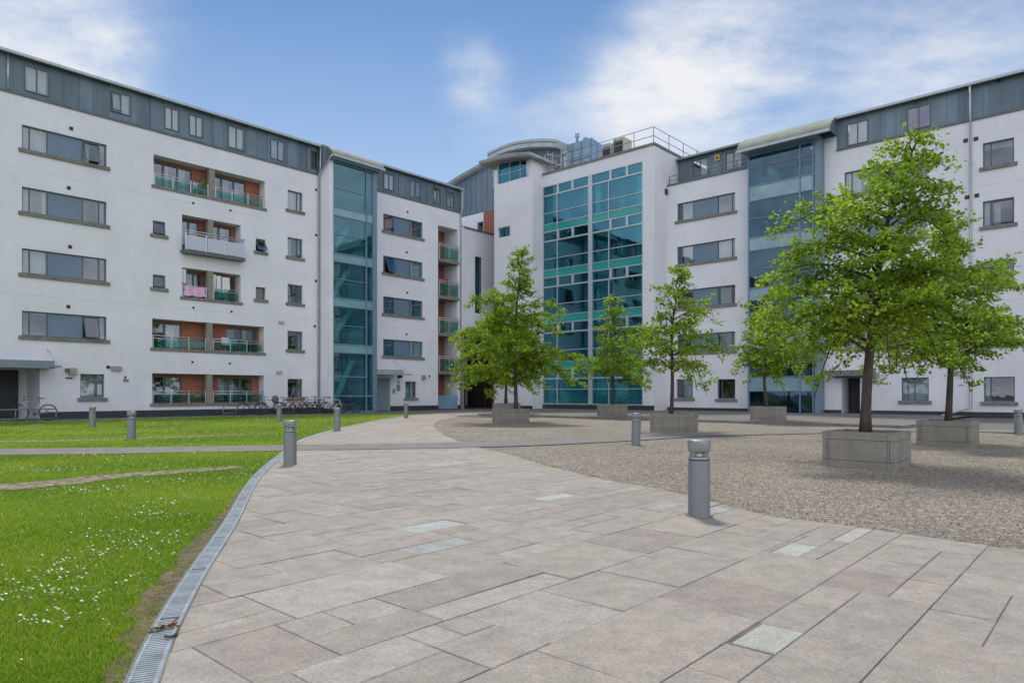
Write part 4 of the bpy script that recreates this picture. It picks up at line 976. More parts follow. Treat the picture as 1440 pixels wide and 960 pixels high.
for s in slabs:
    done = False
    for i, (pu, pv) in enumerate(pale_pts):
        if s[0] < pu < s[1] and s[2] < pv < s[3]:
            ln = (.46, .5, .62, .62, .42, .6, .5, .5)[i]; wd = (.26, .2, .3, .13, .2, .26, .2, .25)[i]
            ln = min(ln, s[1]-s[0]-.02); wd = min(wd, s[3]-s[2]-.02)
            a_ = min(max(pu-ln/2, s[0]), s[1]-ln); b_ = min(max(pv-wd/2, s[2]), s[3]-wd)
            for q in ((s[0], s[1], s[2], b_), (s[0], s[1], b_+wd, s[3]), (s[0], a_, b_, b_+wd), (a_+ln, s[1], b_, b_+wd), (a_, a_+ln, b_, b_+wd)):
                if q[1]-q[0] > .04 and q[3]-q[2] > .04: out_.append(q)
            pale_pts[i] = (a_+ln/2, b_+wd/2); done = True; break
    if not done: out_.append(s)
slabs = out_
verts = []; faces = []; colr = []
def slabcol(cu, cv, hit):
    if hit >= 0: return ((.37, .365, .31), (.40, .40, .36), (.36, .375, .34), (.40, .375, .315), (.38, .38, .33), (.31, .31, .28), (.34, .33, .29), (.34, .33, .30))[hit]
    k = rsl.gauss(1, .04); b = (.308, .270, .222)
    w = rsl.random()
    if w < .12: b = (.330, .295, .246)
    elif w < .22: b = (.290, .250, .206)
    elif w < .28: b = (.300, .272, .222)
    if cv > 8: k *= 1.05
    return tuple(min(.6, x*k) for x in b)
used = set()
for s in slabs:
    hit = -1
    for i, (pu, pv) in enumerate(pale_pts):
        if i not in used and s[0] < pu < s[1] and s[2] < pv < s[3]: hit = i; used.add(i)
    g_ = .0027; x0, x1, y0, y1 = s[0]+g_, s[1]-g_, s[2]+g_, s[3]-g_
    pc = clip_rect(puv, x0, x1, y0, y1)
    if len(pc) < 3: continue
    ar = abs(sum(pc[i-1][0]*pc[i][1]-pc[i][0]*pc[i-1][1] for i in range(len(pc))))/2
    if ar < .004: continue
    # clean duplicates
    q = []
    for p in pc:
        if not q or math.hypot(p[0]-q[-1][0], p[1]-q[-1][1]) > 1e-4: q.append(p)
    if len(q) < 3: continue
    n0 = len(verts); n = len(q); c = slabcol((x0+x1)/2, (y0+y1)/2, hit); dz = rsl.uniform(0, .004); tx = rsl.uniform(-.002, .002); ty = rsl.uniform(-.002, .002)
    mx = sum(p[0] for p in q)/n; my = sum(p[1] for p in q)/n
    for p in q:
        X_, Y_ = W(*p); verts.append((X_, Y_, .004))
    for p in q:   # slightly worn arris
        d = Vector((mx-p[0], my-p[1])); d = d.normalized()*min(.006, d.length*.3); X_, Y_ = W(p[0]+rsl.uniform(-.0015, .0015), p[1]+rsl.uniform(-.0015, .0015)); verts.append((X_, Y_, .016+dz))
    for p in q:
        d = Vector((mx-p[0], my-p[1])); d = d.normalized()*min(.006, d.length*.3); X_, Y_ = W(p[0]+d.x, p[1]+d.y); verts.append((X_, Y_, .020+dz+tx*(p[0]-mx)*3+ty*(p[1]-my)*3))
    for r_ in range(2):
        for i in range(n): faces.append((n0+r_*n+i, n0+r_*n+(i+1) % n, n0+(r_+1)*n+(i+1) % n, n0+(r_+1)*n+i)); colr.append(c)
    faces.append(tuple(n0+2*n+i for i in range(n))); colr.append(c)
me = bpy.data.meshes.new('path'); me.from_pydata(verts, [], faces); me.update()
at = me.attributes.new('tone', 'FLOAT_COLOR', 'FACE'); at.data.foreach_set('color', np.array([(*c, 1) for c in colr], np.float32).ravel())
def slab_extra(nt, N, L, b, tc):
    a = N.new('ShaderNodeAttribute'); a.attribute_name = 'tone'
    n = N.new('ShaderNodeTexNoise'); n.inputs['Scale'].default_value = 5.5; n.inputs['Detail'].default_value = 9; n.inputs['Roughness'].default_value = .72; L.new(tc.outputs['Object'], n.inputs['Vector'])
    mr = N.new('ShaderNodeMapRange'); mr.inputs[1].default_value = .3; mr.inputs[2].default_value = .72; mr.inputs[3].default_value = .76; mr.inputs[4].default_value = 1.2; L.new(n.outputs['Fac'], mr.inputs[0])
    n3 = N.new('ShaderNodeTexNoise'); n3.inputs['Scale'].default_value = 75; n3.inputs['Detail'].default_value = 2; L.new(tc.outputs['Object'], n3.inputs['Vector'])
    m3 = N.new('ShaderNodeMapRange'); m3.inputs[1].default_value = .3; m3.inputs[2].default_value = .7; m3.inputs[3].default_value = .80; m3.inputs[4].default_value = 1.17; L.new(n3.outputs['Fac'], m3.inputs[0])
    k = math_(N, L, 'MULTIPLY', mr.outputs[0], m3.outputs[0]); g = N.new('ShaderNodeCombineColor'); [L.new(k, g.inputs[i]) for i in range(3)]
    c = mixcol(N, L, a.outputs['Color'], g.outputs[0], 1.0, 'MULTIPLY')
    # lichen and old stains
    n4 = N.new('ShaderNodeTexNoise'); n4.inputs['Scale'].default_value = 2.1; n4.inputs['Detail'].default_value = 10; n4.inputs['Roughness'].default_value = .78; L.new(tc.outputs['Object'], n4.inputs['Vector'])
    m4 = N.new('ShaderNodeMapRange'); m4.inputs[1].default_value = .56; m4.inputs[2].default_value = .70; m4.inputs[3].default_value = 0; m4.inputs[4].default_value = .55; L.new(n4.outputs['Fac'], m4.inputs[0])
    c = mixcol(N, L, c, (.37, .345, .285), m4.outputs[0])
    v = N.new('ShaderNodeTexVoronoi'); v.inputs['Scale'].default_value = 2.4; L.new(tc.outputs['Object'], v.inputs['Vector'])
    L.new(mixcol(N, L, c, (.05, .045, .04), math_(N, L, 'MULTIPLY', math_(N, L, 'LESS_THAN', v.outputs['Distance'], .028), .55)), b.inputs['Base Color'])
    bp = N.new('ShaderNodeBump'); bp.inputs['Strength'].default_value = .55; bp.inputs['Distance'].default_value = .006; L.new(math_(N, L, 'ADD', n.outputs['Fac'], math_(N, L, 'MULTIPLY', n3.outputs['Fac'], .4)), bp.inputs['Height']); L.new(bp.outputs[0], b.inputs['Normal'])
me.materials.append(mat('paving_stone', (.3, .28, .25), .82, extra=slab_extra))
o = bpy.data.objects.new('path', me); COL.objects.link(o); o['kind'] = 'structure'

# ---- drain channel: galvanised grating in metre lengths, curving along the lawn
D = tag(bpy.data.objects.new('drain_channel', None), 'slotted grey metal drain channel curving along the edge of the lawn', 'drain'); COL.objects.link(D)
def resample(line, step):
    out = [Vector(line[0])]; acc = 0
    for p, q in zip(line[:-1], line[1:]):
        p = Vector(p); q = Vector(q); L_ = (q-p).length; t = step-acc
        while t <= L_: out.append(p+(q-p)*(t/L_)); t += step
        acc = L_-(t-step)
    return out
mid_ = resample(offset(drainL, DW/2), .024)
M['galv'] = mat('galvanised_grating', (.34, .38, .40), .45, metal=.45, var=.22, scale=9, bump=.2)
mb = MB(); seg = []; cnt = 0; per = 42; nseg = 0
fb_ = MB()
def crossbox(mb, p, t, w0, w1, l, z0, z1):
    s = Vector((t.y, -t.x)); c = [p+s*w0-t*l/2, p+s*w1-t*l/2, p+s*w1+t*l/2, p+s*w0+t*l/2]
    mb.hexa([(x.x, x.y, z0) for x in c]+[(x.x, x.y, z1) for x in c])
kk = 0; 
for i in range(len(mid_)-1):
    p = mid_[i]; t = (mid_[i+1]-p).normalized()
    if p.y < -1: continue
    j = kk % per
    if j not in (0,):
        near = p.y < 16
        jit = 0
        if near: crossbox(mb, p, t, -.045, .045, .013, .012, .027)
        elif j == 1: pass
    crossbox(mb, p, t, -.057, -.043, .026 if j else .020, .012, .028); crossbox(mb, p, t, .043, .057, .026 if j else .020, .012, .028)
    if not (p.y < 16): crossbox(mb, p, t, -.043, .043, .0245, .012, .0265)
    crossbox(fb_, p, t, -.066, -.0575, .0241, .004, .030); crossbox(fb_, p, t, .0575, .066, .0241, .004, .029)
    kk += 1
    if kk % per == 0: mb.build('grating', M['galv'], D); mb = MB()
if mb.f: mb.build('grating', M['galv'], D)
fb_.build('channel_edge', mat('channel_edge', (.16, .17, .17), .6, var=.2), D)
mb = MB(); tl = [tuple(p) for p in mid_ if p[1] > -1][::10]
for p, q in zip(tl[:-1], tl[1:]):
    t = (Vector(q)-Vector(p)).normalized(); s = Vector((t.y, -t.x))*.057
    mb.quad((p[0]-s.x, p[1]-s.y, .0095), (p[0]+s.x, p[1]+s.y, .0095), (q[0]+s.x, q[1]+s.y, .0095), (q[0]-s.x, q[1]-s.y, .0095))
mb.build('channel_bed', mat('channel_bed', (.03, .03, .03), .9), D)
# dead leaf and a bit of black hose lying on the grating
lx, ly = G(224, 893)
mb = MB(); r2 = random.Random(5)
for k in range(16):
    a_ = r2.uniform(0, 6.28); x = lx+r2.gauss(0, .03); y = ly+r2.gauss(0, .02); l = r2.uniform(.02, .05)
    mb.quad((x, y, .032), (x+l*math.cos(a_), y+l*math.sin(a_), .05), (x+l*math.cos(a_)+.012, y+l*math.sin(a_)+.02, .045), (x+.012, y+.022, .033))
tag(mb.build('dead_leaves', mat('dead_leaf', (.27, .15, .07), .9, var=.3)), 'small curled heap of brown dead leaves lying on the drain grating', 'leaf litter')
mb = MB(); hx = [G(232, 893, .04), G(240, 894, .04), G(247, 890, .04), G(251, 884, .04)]; mb.tube([(x, y, .038) for x, y in smooth_line(hx, 4)], .006, 6)
tag(mb.build('broken_strap', M['dark']), 'short black broken strap lying bent across the drain grating', 'strap')

# ---- grass blades and daisies
def scatter(n, ymin, ymax, bias):
    t = rng.random(n); Y = ymin*(ymax/ymin)**t if bias else ymin+(ymax-ymin)*t
    X = (rng.random(n)*1.65-1.0)*.80*Y
    return X, Y
def excl(X, Y):
    k = inside(grass_poly, X, Y)
    for q in (strip1, strip2, strip3): k &= ~(inside(q, X, Y) & (rng.random(len(X)) < .97))
    k &= ~(inside(soil_poly, X, Y) & (rng.random(len(X)) < .72))
    k &= ~inside(offset(band_c, .8)+offset(band_c, -.8)[::-1], X, Y)
    return k
X, Y = scatter(470000, 1.9, 34, True); k = excl(X, Y); X = X[k]; Y = Y[k]; n = len(X)
dist = np.hypot(X, Y); w = np.clip(.0022*np.sqrt(dist)*1.25, .003, .016); patch = .5+.5*np.sin(X*1.7+2*np.sin(Y*.9))*np.sin(Y*1.3+X*.4)
h = (.014+.022*rng.random(n))*(.7+.6*patch)*(1+.02*dist); az = rng.random(n)*2*np.pi; ln = h*(.25+.7*rng.random(n)); la = rng.random(n)*2*np.pi
V = np.zeros((n, 3, 3), np.float32)
V[:, 0, 0] = X-np.cos(az)*w; V[:, 0, 1] = Y-np.sin(az)*w; V[:, 1, 0] = X+np.cos(az)*w; V[:, 1, 1] = Y+np.sin(az)*w; V[:, 0, 2] = .014; V[:, 1, 2] = .014
V[:, 2, 0] = X+np.cos(la)*ln; V[:, 2, 1] = Y+np.sin(la)*ln; V[:, 2, 2] = .016+h
def tri_mesh(name, V, m, k, tone=None):
    n = len(V); me = bpy.data.meshes.new(name); me.vertices.add(n*k); me.vertices.foreach_set('co', V.reshape(-1).astype(np.float32)); me.loops.add(n*k); me.loops.foreach_set('vertex_index', np.arange(n*k, dtype=np.int32))
    me.polygons.add(n); me.polygons.foreach_set('loop_start', np.arange(0, n*k, k, dtype=np.int32)); me.update(calc_edges=True)
    if tone is not None: a = me.attributes.new('tone', 'FLOAT', 'FACE'); a.data.foreach_set('value', tone.astype(np.float32))
    me.materials.append(m); o = bpy.data.objects.new(name, me); COL.objects.link(o); return o
def leafmat(name, ramp, trans=.35, rough=.5, tint=(.8, 1, .3)):
    m = bpy.data.materials.new(name); nt, N, L = nodes(m)
    o = N.new('ShaderNodeOutputMaterial'); a = N.new('ShaderNodeAttribute'); a.attribute_name = 'tone'; r = N.new('ShaderNodeValToRGB'); e = r.color_ramp.elements
    e[0].position = ramp[0][0]; e[0].color = (*ramp[0][1], 1); e[1].position = ramp[-1][0]; e[1].color = (*ramp[-1][1], 1)
    for p, c in ramp[1:-1]: x = e.new(p); x.color = (*c, 1)
    L.new(a.outputs['Fac'], r.inputs[0]); b = N.new('ShaderNodeBsdfPrincipled'); b.inputs['Roughness'].default_value = rough; b.inputs['Specular IOR Level'].default_value = .35; L.new(r.outputs[0], b.inputs['Base Color'])
    t = N.new('ShaderNodeBsdfTranslucent'); tc_ = mixcol(N, L, r.outputs[0], (1.35, 1.6, .9), 1.0, 'MULTIPLY'); L.new(tc_, t.inputs[0])
    mx = N.new('ShaderNodeMixShader'); mx.inputs[0].default_value = trans; L.new(b.outputs[0], mx.inputs[1]); L.new(t.outputs[0], mx.inputs[2]); L.new(mx.outputs[0], o.inputs[0]); return m
M['blade'] = leafmat('grass_blade', [(0, (.10, .175, .012)), (.4, (.20, .30, .020)), (.8, (.32, .39, .04)), (1, (.46, .40, .15))], .35)
tone = np.clip(.42*rng.random(n)+.35*patch+.12*rng.random(n), 0, .9); tone += .22*np.clip(np.sin(X*.83+1.3*np.sin(Y*.51))*np.cos(Y*.77-X*.3), -1, 1); tone = np.clip(tone, 0, .95); tone[rng.random(n) < .05] = 1.0
tag(tri_mesh('grass', V, M['blade'], 3, tone), 'bright green mown lawn grass', 'grass', kind='stuff')
cl = [(300, 320), (340, 318), (375, 322), (560, 415), (530, 410), (500, 375), (390, 480), (360, 485), (620, 285), (560, 290), (640, 300), (290, 560), (330, 548), (250, 575), (440, 520), (480, 515), (105, 685), (80, 695), (130, 675), (770, 205), (590, 480), (560, 490), (200, 615), (180, 618), (10, 630), (640, 355), (620, 353), (130, 250), (90, 252), (220, 320), (280, 200), (345, 208), (165, 775), (195, 770), (415, 378), (300, 690), (520, 632), (620, 555), (20, 110), (60, 112), (140, 118), (850, 75), (900, 78), (870, 70), (600, 130), (700, 132), (800, 128), (480, 145), (560, 140), (1000, 80), (1030, 82), (940, 66), (360, 90), (470, 92), (560, 84), (650, 70), (180, 255), (10, 695)]
dx = []
for (zx, zy) in cl:
    px, py = zx/2.4, 560+zy/2.4
    if py < 575: continue
    x, y = G(px, py); m_ = int(rng.integers(16, 40)); s = .045+.011*y
    for _ in range(m_): dx.append((x+rng.normal(0, s*1.6), y+rng.normal(0, s*1.1)))
X, Y = scatter(260, 2.5, 33, True); dx += list(zip(X, Y))
DX = np.array(dx); k = excl(DX[:, 0], DX[:, 1]); DX = DX[k]; n = len(DX)
dist = np.hypot(DX[:, 0], DX[:, 1]); R_ = np.clip(.0058+.00045*dist, .005, .02)*(0.6+.6*rng.random(n)); hz = .045+.035*rng.random(n)
V = np.zeros((n, 6, 3), np.float32); tx = rng.normal(0, .35, n); ty = rng.normal(-.25, .3, n)
for i in range(6):
    a_ = i*math.pi/3; cx_, cy_ = math.cos(a_)*R_, math.sin(a_)*R_; V[:, i, 0] = DX[:, 0]+cx_; V[:, i, 1] = DX[:, 1]+cy_; V[:, i, 2] = hz+cx_*tx+cy_*ty
tag(tri_mesh('daisies', V, mat('daisy_petals', (.62, .62, .54), .8), 6), 'scattered white daisies in the lawn', 'daisies', kind='stuff')
# ---- loose pebbles standing proud of the gravel, moss at its edge
n = 52000; t = rng.random(n); Y = 4.4*(22/4.6)**t; X = (rng.random(n)*1.05-.13)*.92*Y
k = inside(gr, X, Y); X = X[k]; Y = Y[k]; n = len(X)
oct_ = np.array([(1, 0, 0), (0, 1, 0), (-1, 0, 0), (0, -1, 0), (0, 0, 1)]); tri = [(0, 1, 4), (1, 2, 4), (2, 3, 4), (3, 0, 4)]
s = rng.uniform(.005, .0115, n)*(1+.02*Y); az = rng.random(n)*6.28; el = rng.uniform(.6, 1.3, n)
P_ = np.zeros((n, 5, 3)); 
for i, (a_, b_, c_) in enumerate(oct_):
    j = 1+rng.normal(0, .15, n); P_[:, i, 0] = X+s*j*(a_*np.cos(az)*el-b_*np.sin(az)); P_[:, i, 1] = Y+s*j*(a_*np.sin(az)*el+b_*np.cos(az)); P_[:, i, 2] = .013+s*c_*.75*j-(0.002 if i < 4 else 0)
V = np.concatenate([P_[:, list(t_), :][:, None] for t_ in tri], 1).reshape(-1, 3, 3)
M['pebble'] = leafmat('pebble', [(0, (.11, .09, .075)), (.3, (.24, .195, .155)), (.6, (.31, .26, .21)), (.8, (.23, .195, .17)), (1, (.48, .43, .37))], 0.0, .85)
tag(tri_mesh('pebbles', V, M['pebble'], 3, np.repeat(rng.random(n), 4)), 'loose buff and pink gravel stones', 'gravel', kind='stuff')
n = 2600; seg_i = rng.integers(0, len(pathR)-1, n); t = rng.random(n); A_ = np.array(pathR); pt = A_[seg_i]*(1-t[:, None])+A_[seg_i+1]*t[:, None]
keep = (np.sin(pt[:, 0]*3.1)+np.sin(pt[:, 1]*1.7+1) > .9); pt = pt[keep]; n = len(pt); pt = pt+rng.normal(0, .045, (n, 2)); 
az = rng.random(n)*6.28; hh = rng.uniform(.012, .03, n); V = np.zeros((n, 3, 3)); w = .006
V[:, 0, 0] = pt[:, 0]-np.cos(az)*w; V[:, 0, 1] = pt[:, 1]-np.sin(az)*w; V[:, 1, 0] = pt[:, 0]+np.cos(az)*w; V[:, 1, 1] = pt[:, 1]+np.sin(az)*w; V[:, :2, 2] = .015; V[:, 2, 0] = pt[:, 0]+rng.normal(0, .015, n); V[:, 2, 1] = pt[:, 1]+rng.normal(0, .015, n); V[:, 2, 2] = .02+hh
tag(tri_mesh('moss', V, M['blade'], 3, rng.random(n)*.6), 'tufts of weed along the gravel edge', 'weeds', kind='stuff')

# =================================================================== BOLLARDS
def make_bollard():
    t = thing('bollard', '', 'bollard light', 0, 0, 0, 0, 'grey bollard lights along the path and lawns')
    ORG[t.name] = (0, 0, 0)
    m = MB(); m.lathe([(.125, 0), (.125, .008), (.102, .012), (.1, .02), (.1, .518), (.098, .522)], 32); m.build('shaft', M['bollard'], t)
    m = MB(); m.lathe([(.088, .5221), (.088, .531)], 32); m.build('shadow_gap', M['dark'], t)
    m = MB(); m.lathe([(.099, .531), (.1, .535), (.1, .552), (.094, .556)], 32)
    m.lathe([(.094, .6), (.101, .606), (.1015, .64), (.104, .668), (.105, .70), (.100, .709), (.07, .714), (.0, .716)], 32)
    for k in range(4):
        a = k*math.pi/2+.6; c, s = math.cos(a), math.sin(a); r_ = .085
        P4 = [(r_*math.cos(a+q)*f_, r_*math.sin(a+q)*f_) for q, f_ in ((-.3, 1.1), (.3, 1.1), (.26, .9), (-.26, .9))]
        m.hexa([(x, y, .556) for x, y in P4]+[(x, y, .6) for x, y in P4])
    m.build('head', M['bollard_head'], t)
    m = MB(); m.lathe([(.05, .556), (.062, .56), (.05, .598)], 20); m.build('lens', M['lens'], t)
    return t
def copy_tree(o, parent=None):
    c = o.copy(); COL.objects.link(c); c.parent = parent
    for ch in list(o.children): copy_tree(ch, c)
    return c
B_ = [((983, 728), 'large near bollard light on the paving in front of the gravel'), ((408, 655), 'bollard light at the path edge where the tarmac strip crosses, beside the drain'),
      ((474, 606.7), 'bollard light at the lawn edge in front of the left glass stair tower'), ((392.5, 593), 'small bollard light on the far lawn in front of the parked bicycles'),
      ((185, 619.6), 'bollard light on the far lawn below the rows of long windows, nearer of two'), ((130, 601.7), 'bollard light on the far lawn just right of the left entrance'),
      ((571, 588), 'smallest and farthest bollard light by the tip of the lawn'), ((894, 626), 'bollard light in the gravel left of a planter, slightly leaning'), ((1432, 612), 'bollard light at the right edge between gravel and pavement')]
pro = make_bollard()
for i, (p, lab) in enumerate(B_):
    o = pro if i == 0 else copy_tree(pro); x, y = G(*p); o.location = (x, y, .018 if i in (0, 1, 2) else .012); o['label'] = lab; o.rotation_euler = (0, 0, i*.7)
    if i == 7: o.rotation_euler = (.0, .03, .2)

# =================================================================== PLANTERS AND TREES
def planter(u, v, z, lab, a=.52, h=.55, seed=0):
    t = thing('planter', lab, 'planter', u, v, z, TH, 'square concrete tree planters'); t.location = (*W(u, v), z)
    ORG[t.name] = (0, 0, 0)
    m = MB(); w = .07
    for (x0, x1, y0, y1) in ((-a, a, -a, -a+w), (-a, a, a-w, a), (-a, -a+w, -a+w, a-w), (a-w, a, -a+w, a-w)):
        m.box(x0, x1, y0, y1, 0, .10); m.box(x0+(.004 if x1-x0 > w else .004), x1-.004, y0+.004, y1-.004, .106, h-.126); m.box(x0-.0, x1+.0, y0-.0, y1+.0, h-.12, h)
    m.build('box', M['concrete'], t)
    m = MB()
    for s in (-1, 1): m.box(-a-.003, -a+.02, s*(a-.1)-.003, s*(a-.1)+.003, 0, h); 
    m.build('corner_joint', M['lead'], t)
    m = MB(); n = 9; r_ = random.Random(seed)
    zs = [[h-.05+r_.uniform(-.012, .018) for _ in range(n+1)] for _ in range(n+1)]; b = a-w
    for i in range(n):
        for j in range(n): m.quad(*[(-b+2*b*p/n, -b+2*b*q/n, zs[p][q]) for p, q in ((i, j), (i+1, j), (i+1, j+1), (i, j+1))], True)
    m.build('soil', M['soil'], t)
    return t
M['bark'] = mat('bark', (.075, .062, .05), .9, var=.35, scale=9, bump=1, bscale=30, stretch=(1, 1, .25))
M['leaf'] = leafmat('linden_leaf', [(0, (.075, .14, .014)), (.3, (.165, .25, .020)), (.65, (.30, .38, .030)), (1, (.46, .52, .06))], .48, .42)
def tree(u, v, z0, Ht, prof, seed, lab, kind_group, leaf, nl, lean=(0, 0), zb=2.0, rt=.075, dens=1.0, limbs=34, base=None):
    """prof: list of (z, reach to the left, reach to the right) of the crown as the square sees it"""
    r = np.random.default_rng(seed); x0, y0 = W(u, v)
    t = thing('tree', lab, 'tree', 0, 0, 0, 0, kind_group); t.location = (x0, y0, z0); ORG[t.name] = (x0, y0, z0)
    zs = [p[0] for p in prof]; rl = [p[1] for p in prof]; rr_ = [p[2] for p in prof]
    bx, by = x0, y0
    def reach(z, az):
        c = math.cos(az); a = np.interp(z, zs, rl); b = np.interp(z, zs, rr_); k = (b if c > 0 else a); m_ = .5*(a+b)
        return max(.12, abs(c)*k+(1-abs(c))*m_)
    tk = MB(); H_ = Ht
    n = 14; pts = []; rad = []
    for i in range(n+1):
        f = i/n; z = z0+.45*(0 if z0 > .3 else 0)+f*(H_-z0-.15)
        pts.append((bx+lean[0]*f**2.6+.045*math.sin(f*7+seed), by+lean[1]*f**1.3+.045*math.cos(f*6+seed*2), z)); rad.append(rt*(1-f)**.8+.008)
    rad[0] *= 1.25
    tk.tube(pts, rad, 10); tk.build('trunk', M['bark'], t)
    P = np.array(pts)
    def axis(z): return np.array([np.interp(z, P[:, 2], P[:, 0]), np.interp(z, P[:, 2], P[:, 1]), z])
    br = MB(); L0 = []; LD = []
    az = r.random()*6.28
    for i in range(limbs):
        f = (i+.5)/limbs; zs_ = zb+(H_-zb-.25)*f**.95; az += 2.399+r.normal(0, .35)
        ze = min(H_, zs_+r.uniform(.1, .65)*(1-f*.3)); L_ = reach(ze, az)*r.choice([.55, .75, .9, 1.0, 1.12, 1.22])*r.uniform(.92, 1.08)
        p0 = axis(zs_); d = np.array([math.cos(az), math.sin(az), 0]); m_ = 7; lp = []
        dr = r.uniform(.35, 1.15)*(1-f)*.95
        for k in range(m_+1):
            s = k/m_; lp.append(p0+d*L_*s+np.array([.07*math.sin(s*5+i)*d[1], -.07*math.sin(s*5+i)*d[0], (ze-zs_)*math.sin(s*math.pi*.62)-dr*s*s*s*1.1]))
        rb_ = .020*(1-f)+.009
        br.tube([tuple(p) for p in lp], [rb_*(1-.85*k/m_)+.003 for k in range(m_+1)], 5)
        nt_ = max(4, int(L_*10.5*dens*(1-.3*f)))
        for j in range(nt_):
            s = .06+.94*(j+r.random())/nt_; q = np.array([np.interp(s, np.linspace(0, 1, m_+1), [p[c] for p in lp]) for c in range(3)])
            side = 1 if j % 2 else -1; a2 = az+side*r.uniform(.35, 1.3); tl_ = r.uniform(.2, .6)*(1.1-.5*s)*min(1.3, .5+L_*.45)
            dv = np.array([math.cos(a2), math.sin(a2), r.normal(.12, .32)]); tw = [q+dv*tl_*x_+np.array([0, 0, -.14*x_*x_*tl_]) for x_ in (0, .5, 1)]
            br.tube([tuple(p) for p in tw], [.006, .004, .002], 3, cap=False)
            nn = max(4, int(nl*tl_/.4))
            xs = r.random(nn)**.75; 
            pp = tw[0][None]*(1-xs[:, None])+tw[2][None]*xs[:, None]+r.normal(0, .06, (nn, 3))*np.array([1, 1, .75])
            L0.append(pp); LD.append(np.tile(dv, (nn, 1))+r.normal(0, .75, (nn, 3)))
    # leader shoots
    for k in range(int(5*dens)):
        q = axis(H_-r.uniform(0, .9)); nn = int(nl*.5); pp = q+r.normal(0, .10, (nn, 3)); L0.append(pp); LD.append(r.normal(0, 1, (nn, 3)))
    br.build('branches', M['bark'], t)
    C = np.concatenate(L0); Dv = np.concatenate(LD); n = len(C)
    Dv[:, 2] -= .35; Dv /= np.linalg.norm(Dv, axis=1)[:, None]
    N_ = r.normal(0, .55, (n, 3)); N_[:, 2] += .95; S_ = np.cross(Dv, N_); S_ /= np.linalg.norm(S_, axis=1)[:, None]; Nn = np.cross(S_, Dv)
    sz = leaf*r.uniform(.6, 1.2, n)[:, None]
    # heart-shaped folded leaf: six corners, two halves
    def pt(a, b, c): return C+Dv*sz*a+S_*sz*b+Nn*sz*c
    A = [pt(0, 0, 0), pt(.12, .36, .10), pt(.5, .42, .13), pt(1.0, 0, -.05)]
    Bq = [pt(0, 0, 0), pt(1.0, 0, -.05), pt(.5, -.42, .13), pt(.12, -.36, .10)]
    V = np.stack([np.stack(A, 1), np.stack(Bq, 1)], 1).reshape(-1, 4, 3)
    V -= np.array([x0, y0, z0])
    cl_ = .5+.22*np.sin(C[:, 0]*3.1+seed)*np.sin(C[:, 1]*2.7)+.16*np.sin(C[:, 2]*4.3+C[:, 0]*2)
    tone = np.clip(cl_*.60+r.normal(.12, .17, n), 0, 1)
    o = tri_mesh('crown', V, M['leaf'], 4, np.repeat(tone, 2)); o.parent = t; return t, n
TG_ = 'young lime trees in planters'
PL = [  # u, v, z, label of planter
    (11.95, 3.15, .012, 'nearest concrete planter on the gravel, holding the tallest tree'),
    (18.35, 3.05, .012, 'concrete planter behind and right of the nearest one, with a white pipe stub beyond it'),
    (18.6, 10.4, .012, 'concrete planter on the gravel right of the slightly leaning bollard light'),
    (19.75, 17.75, .012, 'concrete planter on the gravel in front of the corner tower'),
    (26.35, 10.4, tz, 'concrete planter on the terrace in front of the blue glass stairwell'),
    (26.9, 17.6, tz, 'concrete planter on the terrace in front of the teal curtain wall'),
    (26.7, 23.75, tz, 'farthest concrete planter, half hidden behind the one before the corner tower')]
def axis_pos(px, Y): return UV((px-720)/960*Y, Y)
cen = [axis_pos(1219, 10.95), axis_pos(1333, 15.3), axis_pos(948, 20.4), axis_pos(718.5, 26.9), axis_pos(1080.5, 26.8), axis_pos(861, 32.3), axis_pos(712.5, 36)]
for (u, v, z, lab), (cu_, cv_), i in zip(PL, cen, range(7)): planter(cu_, cv_, z, lab, seed=i)
def tpos(px, Y): return UV((px-720)/960*Y, Y)
def zz_(py, Y): return H+(553-py)*Y/960
tot = 0
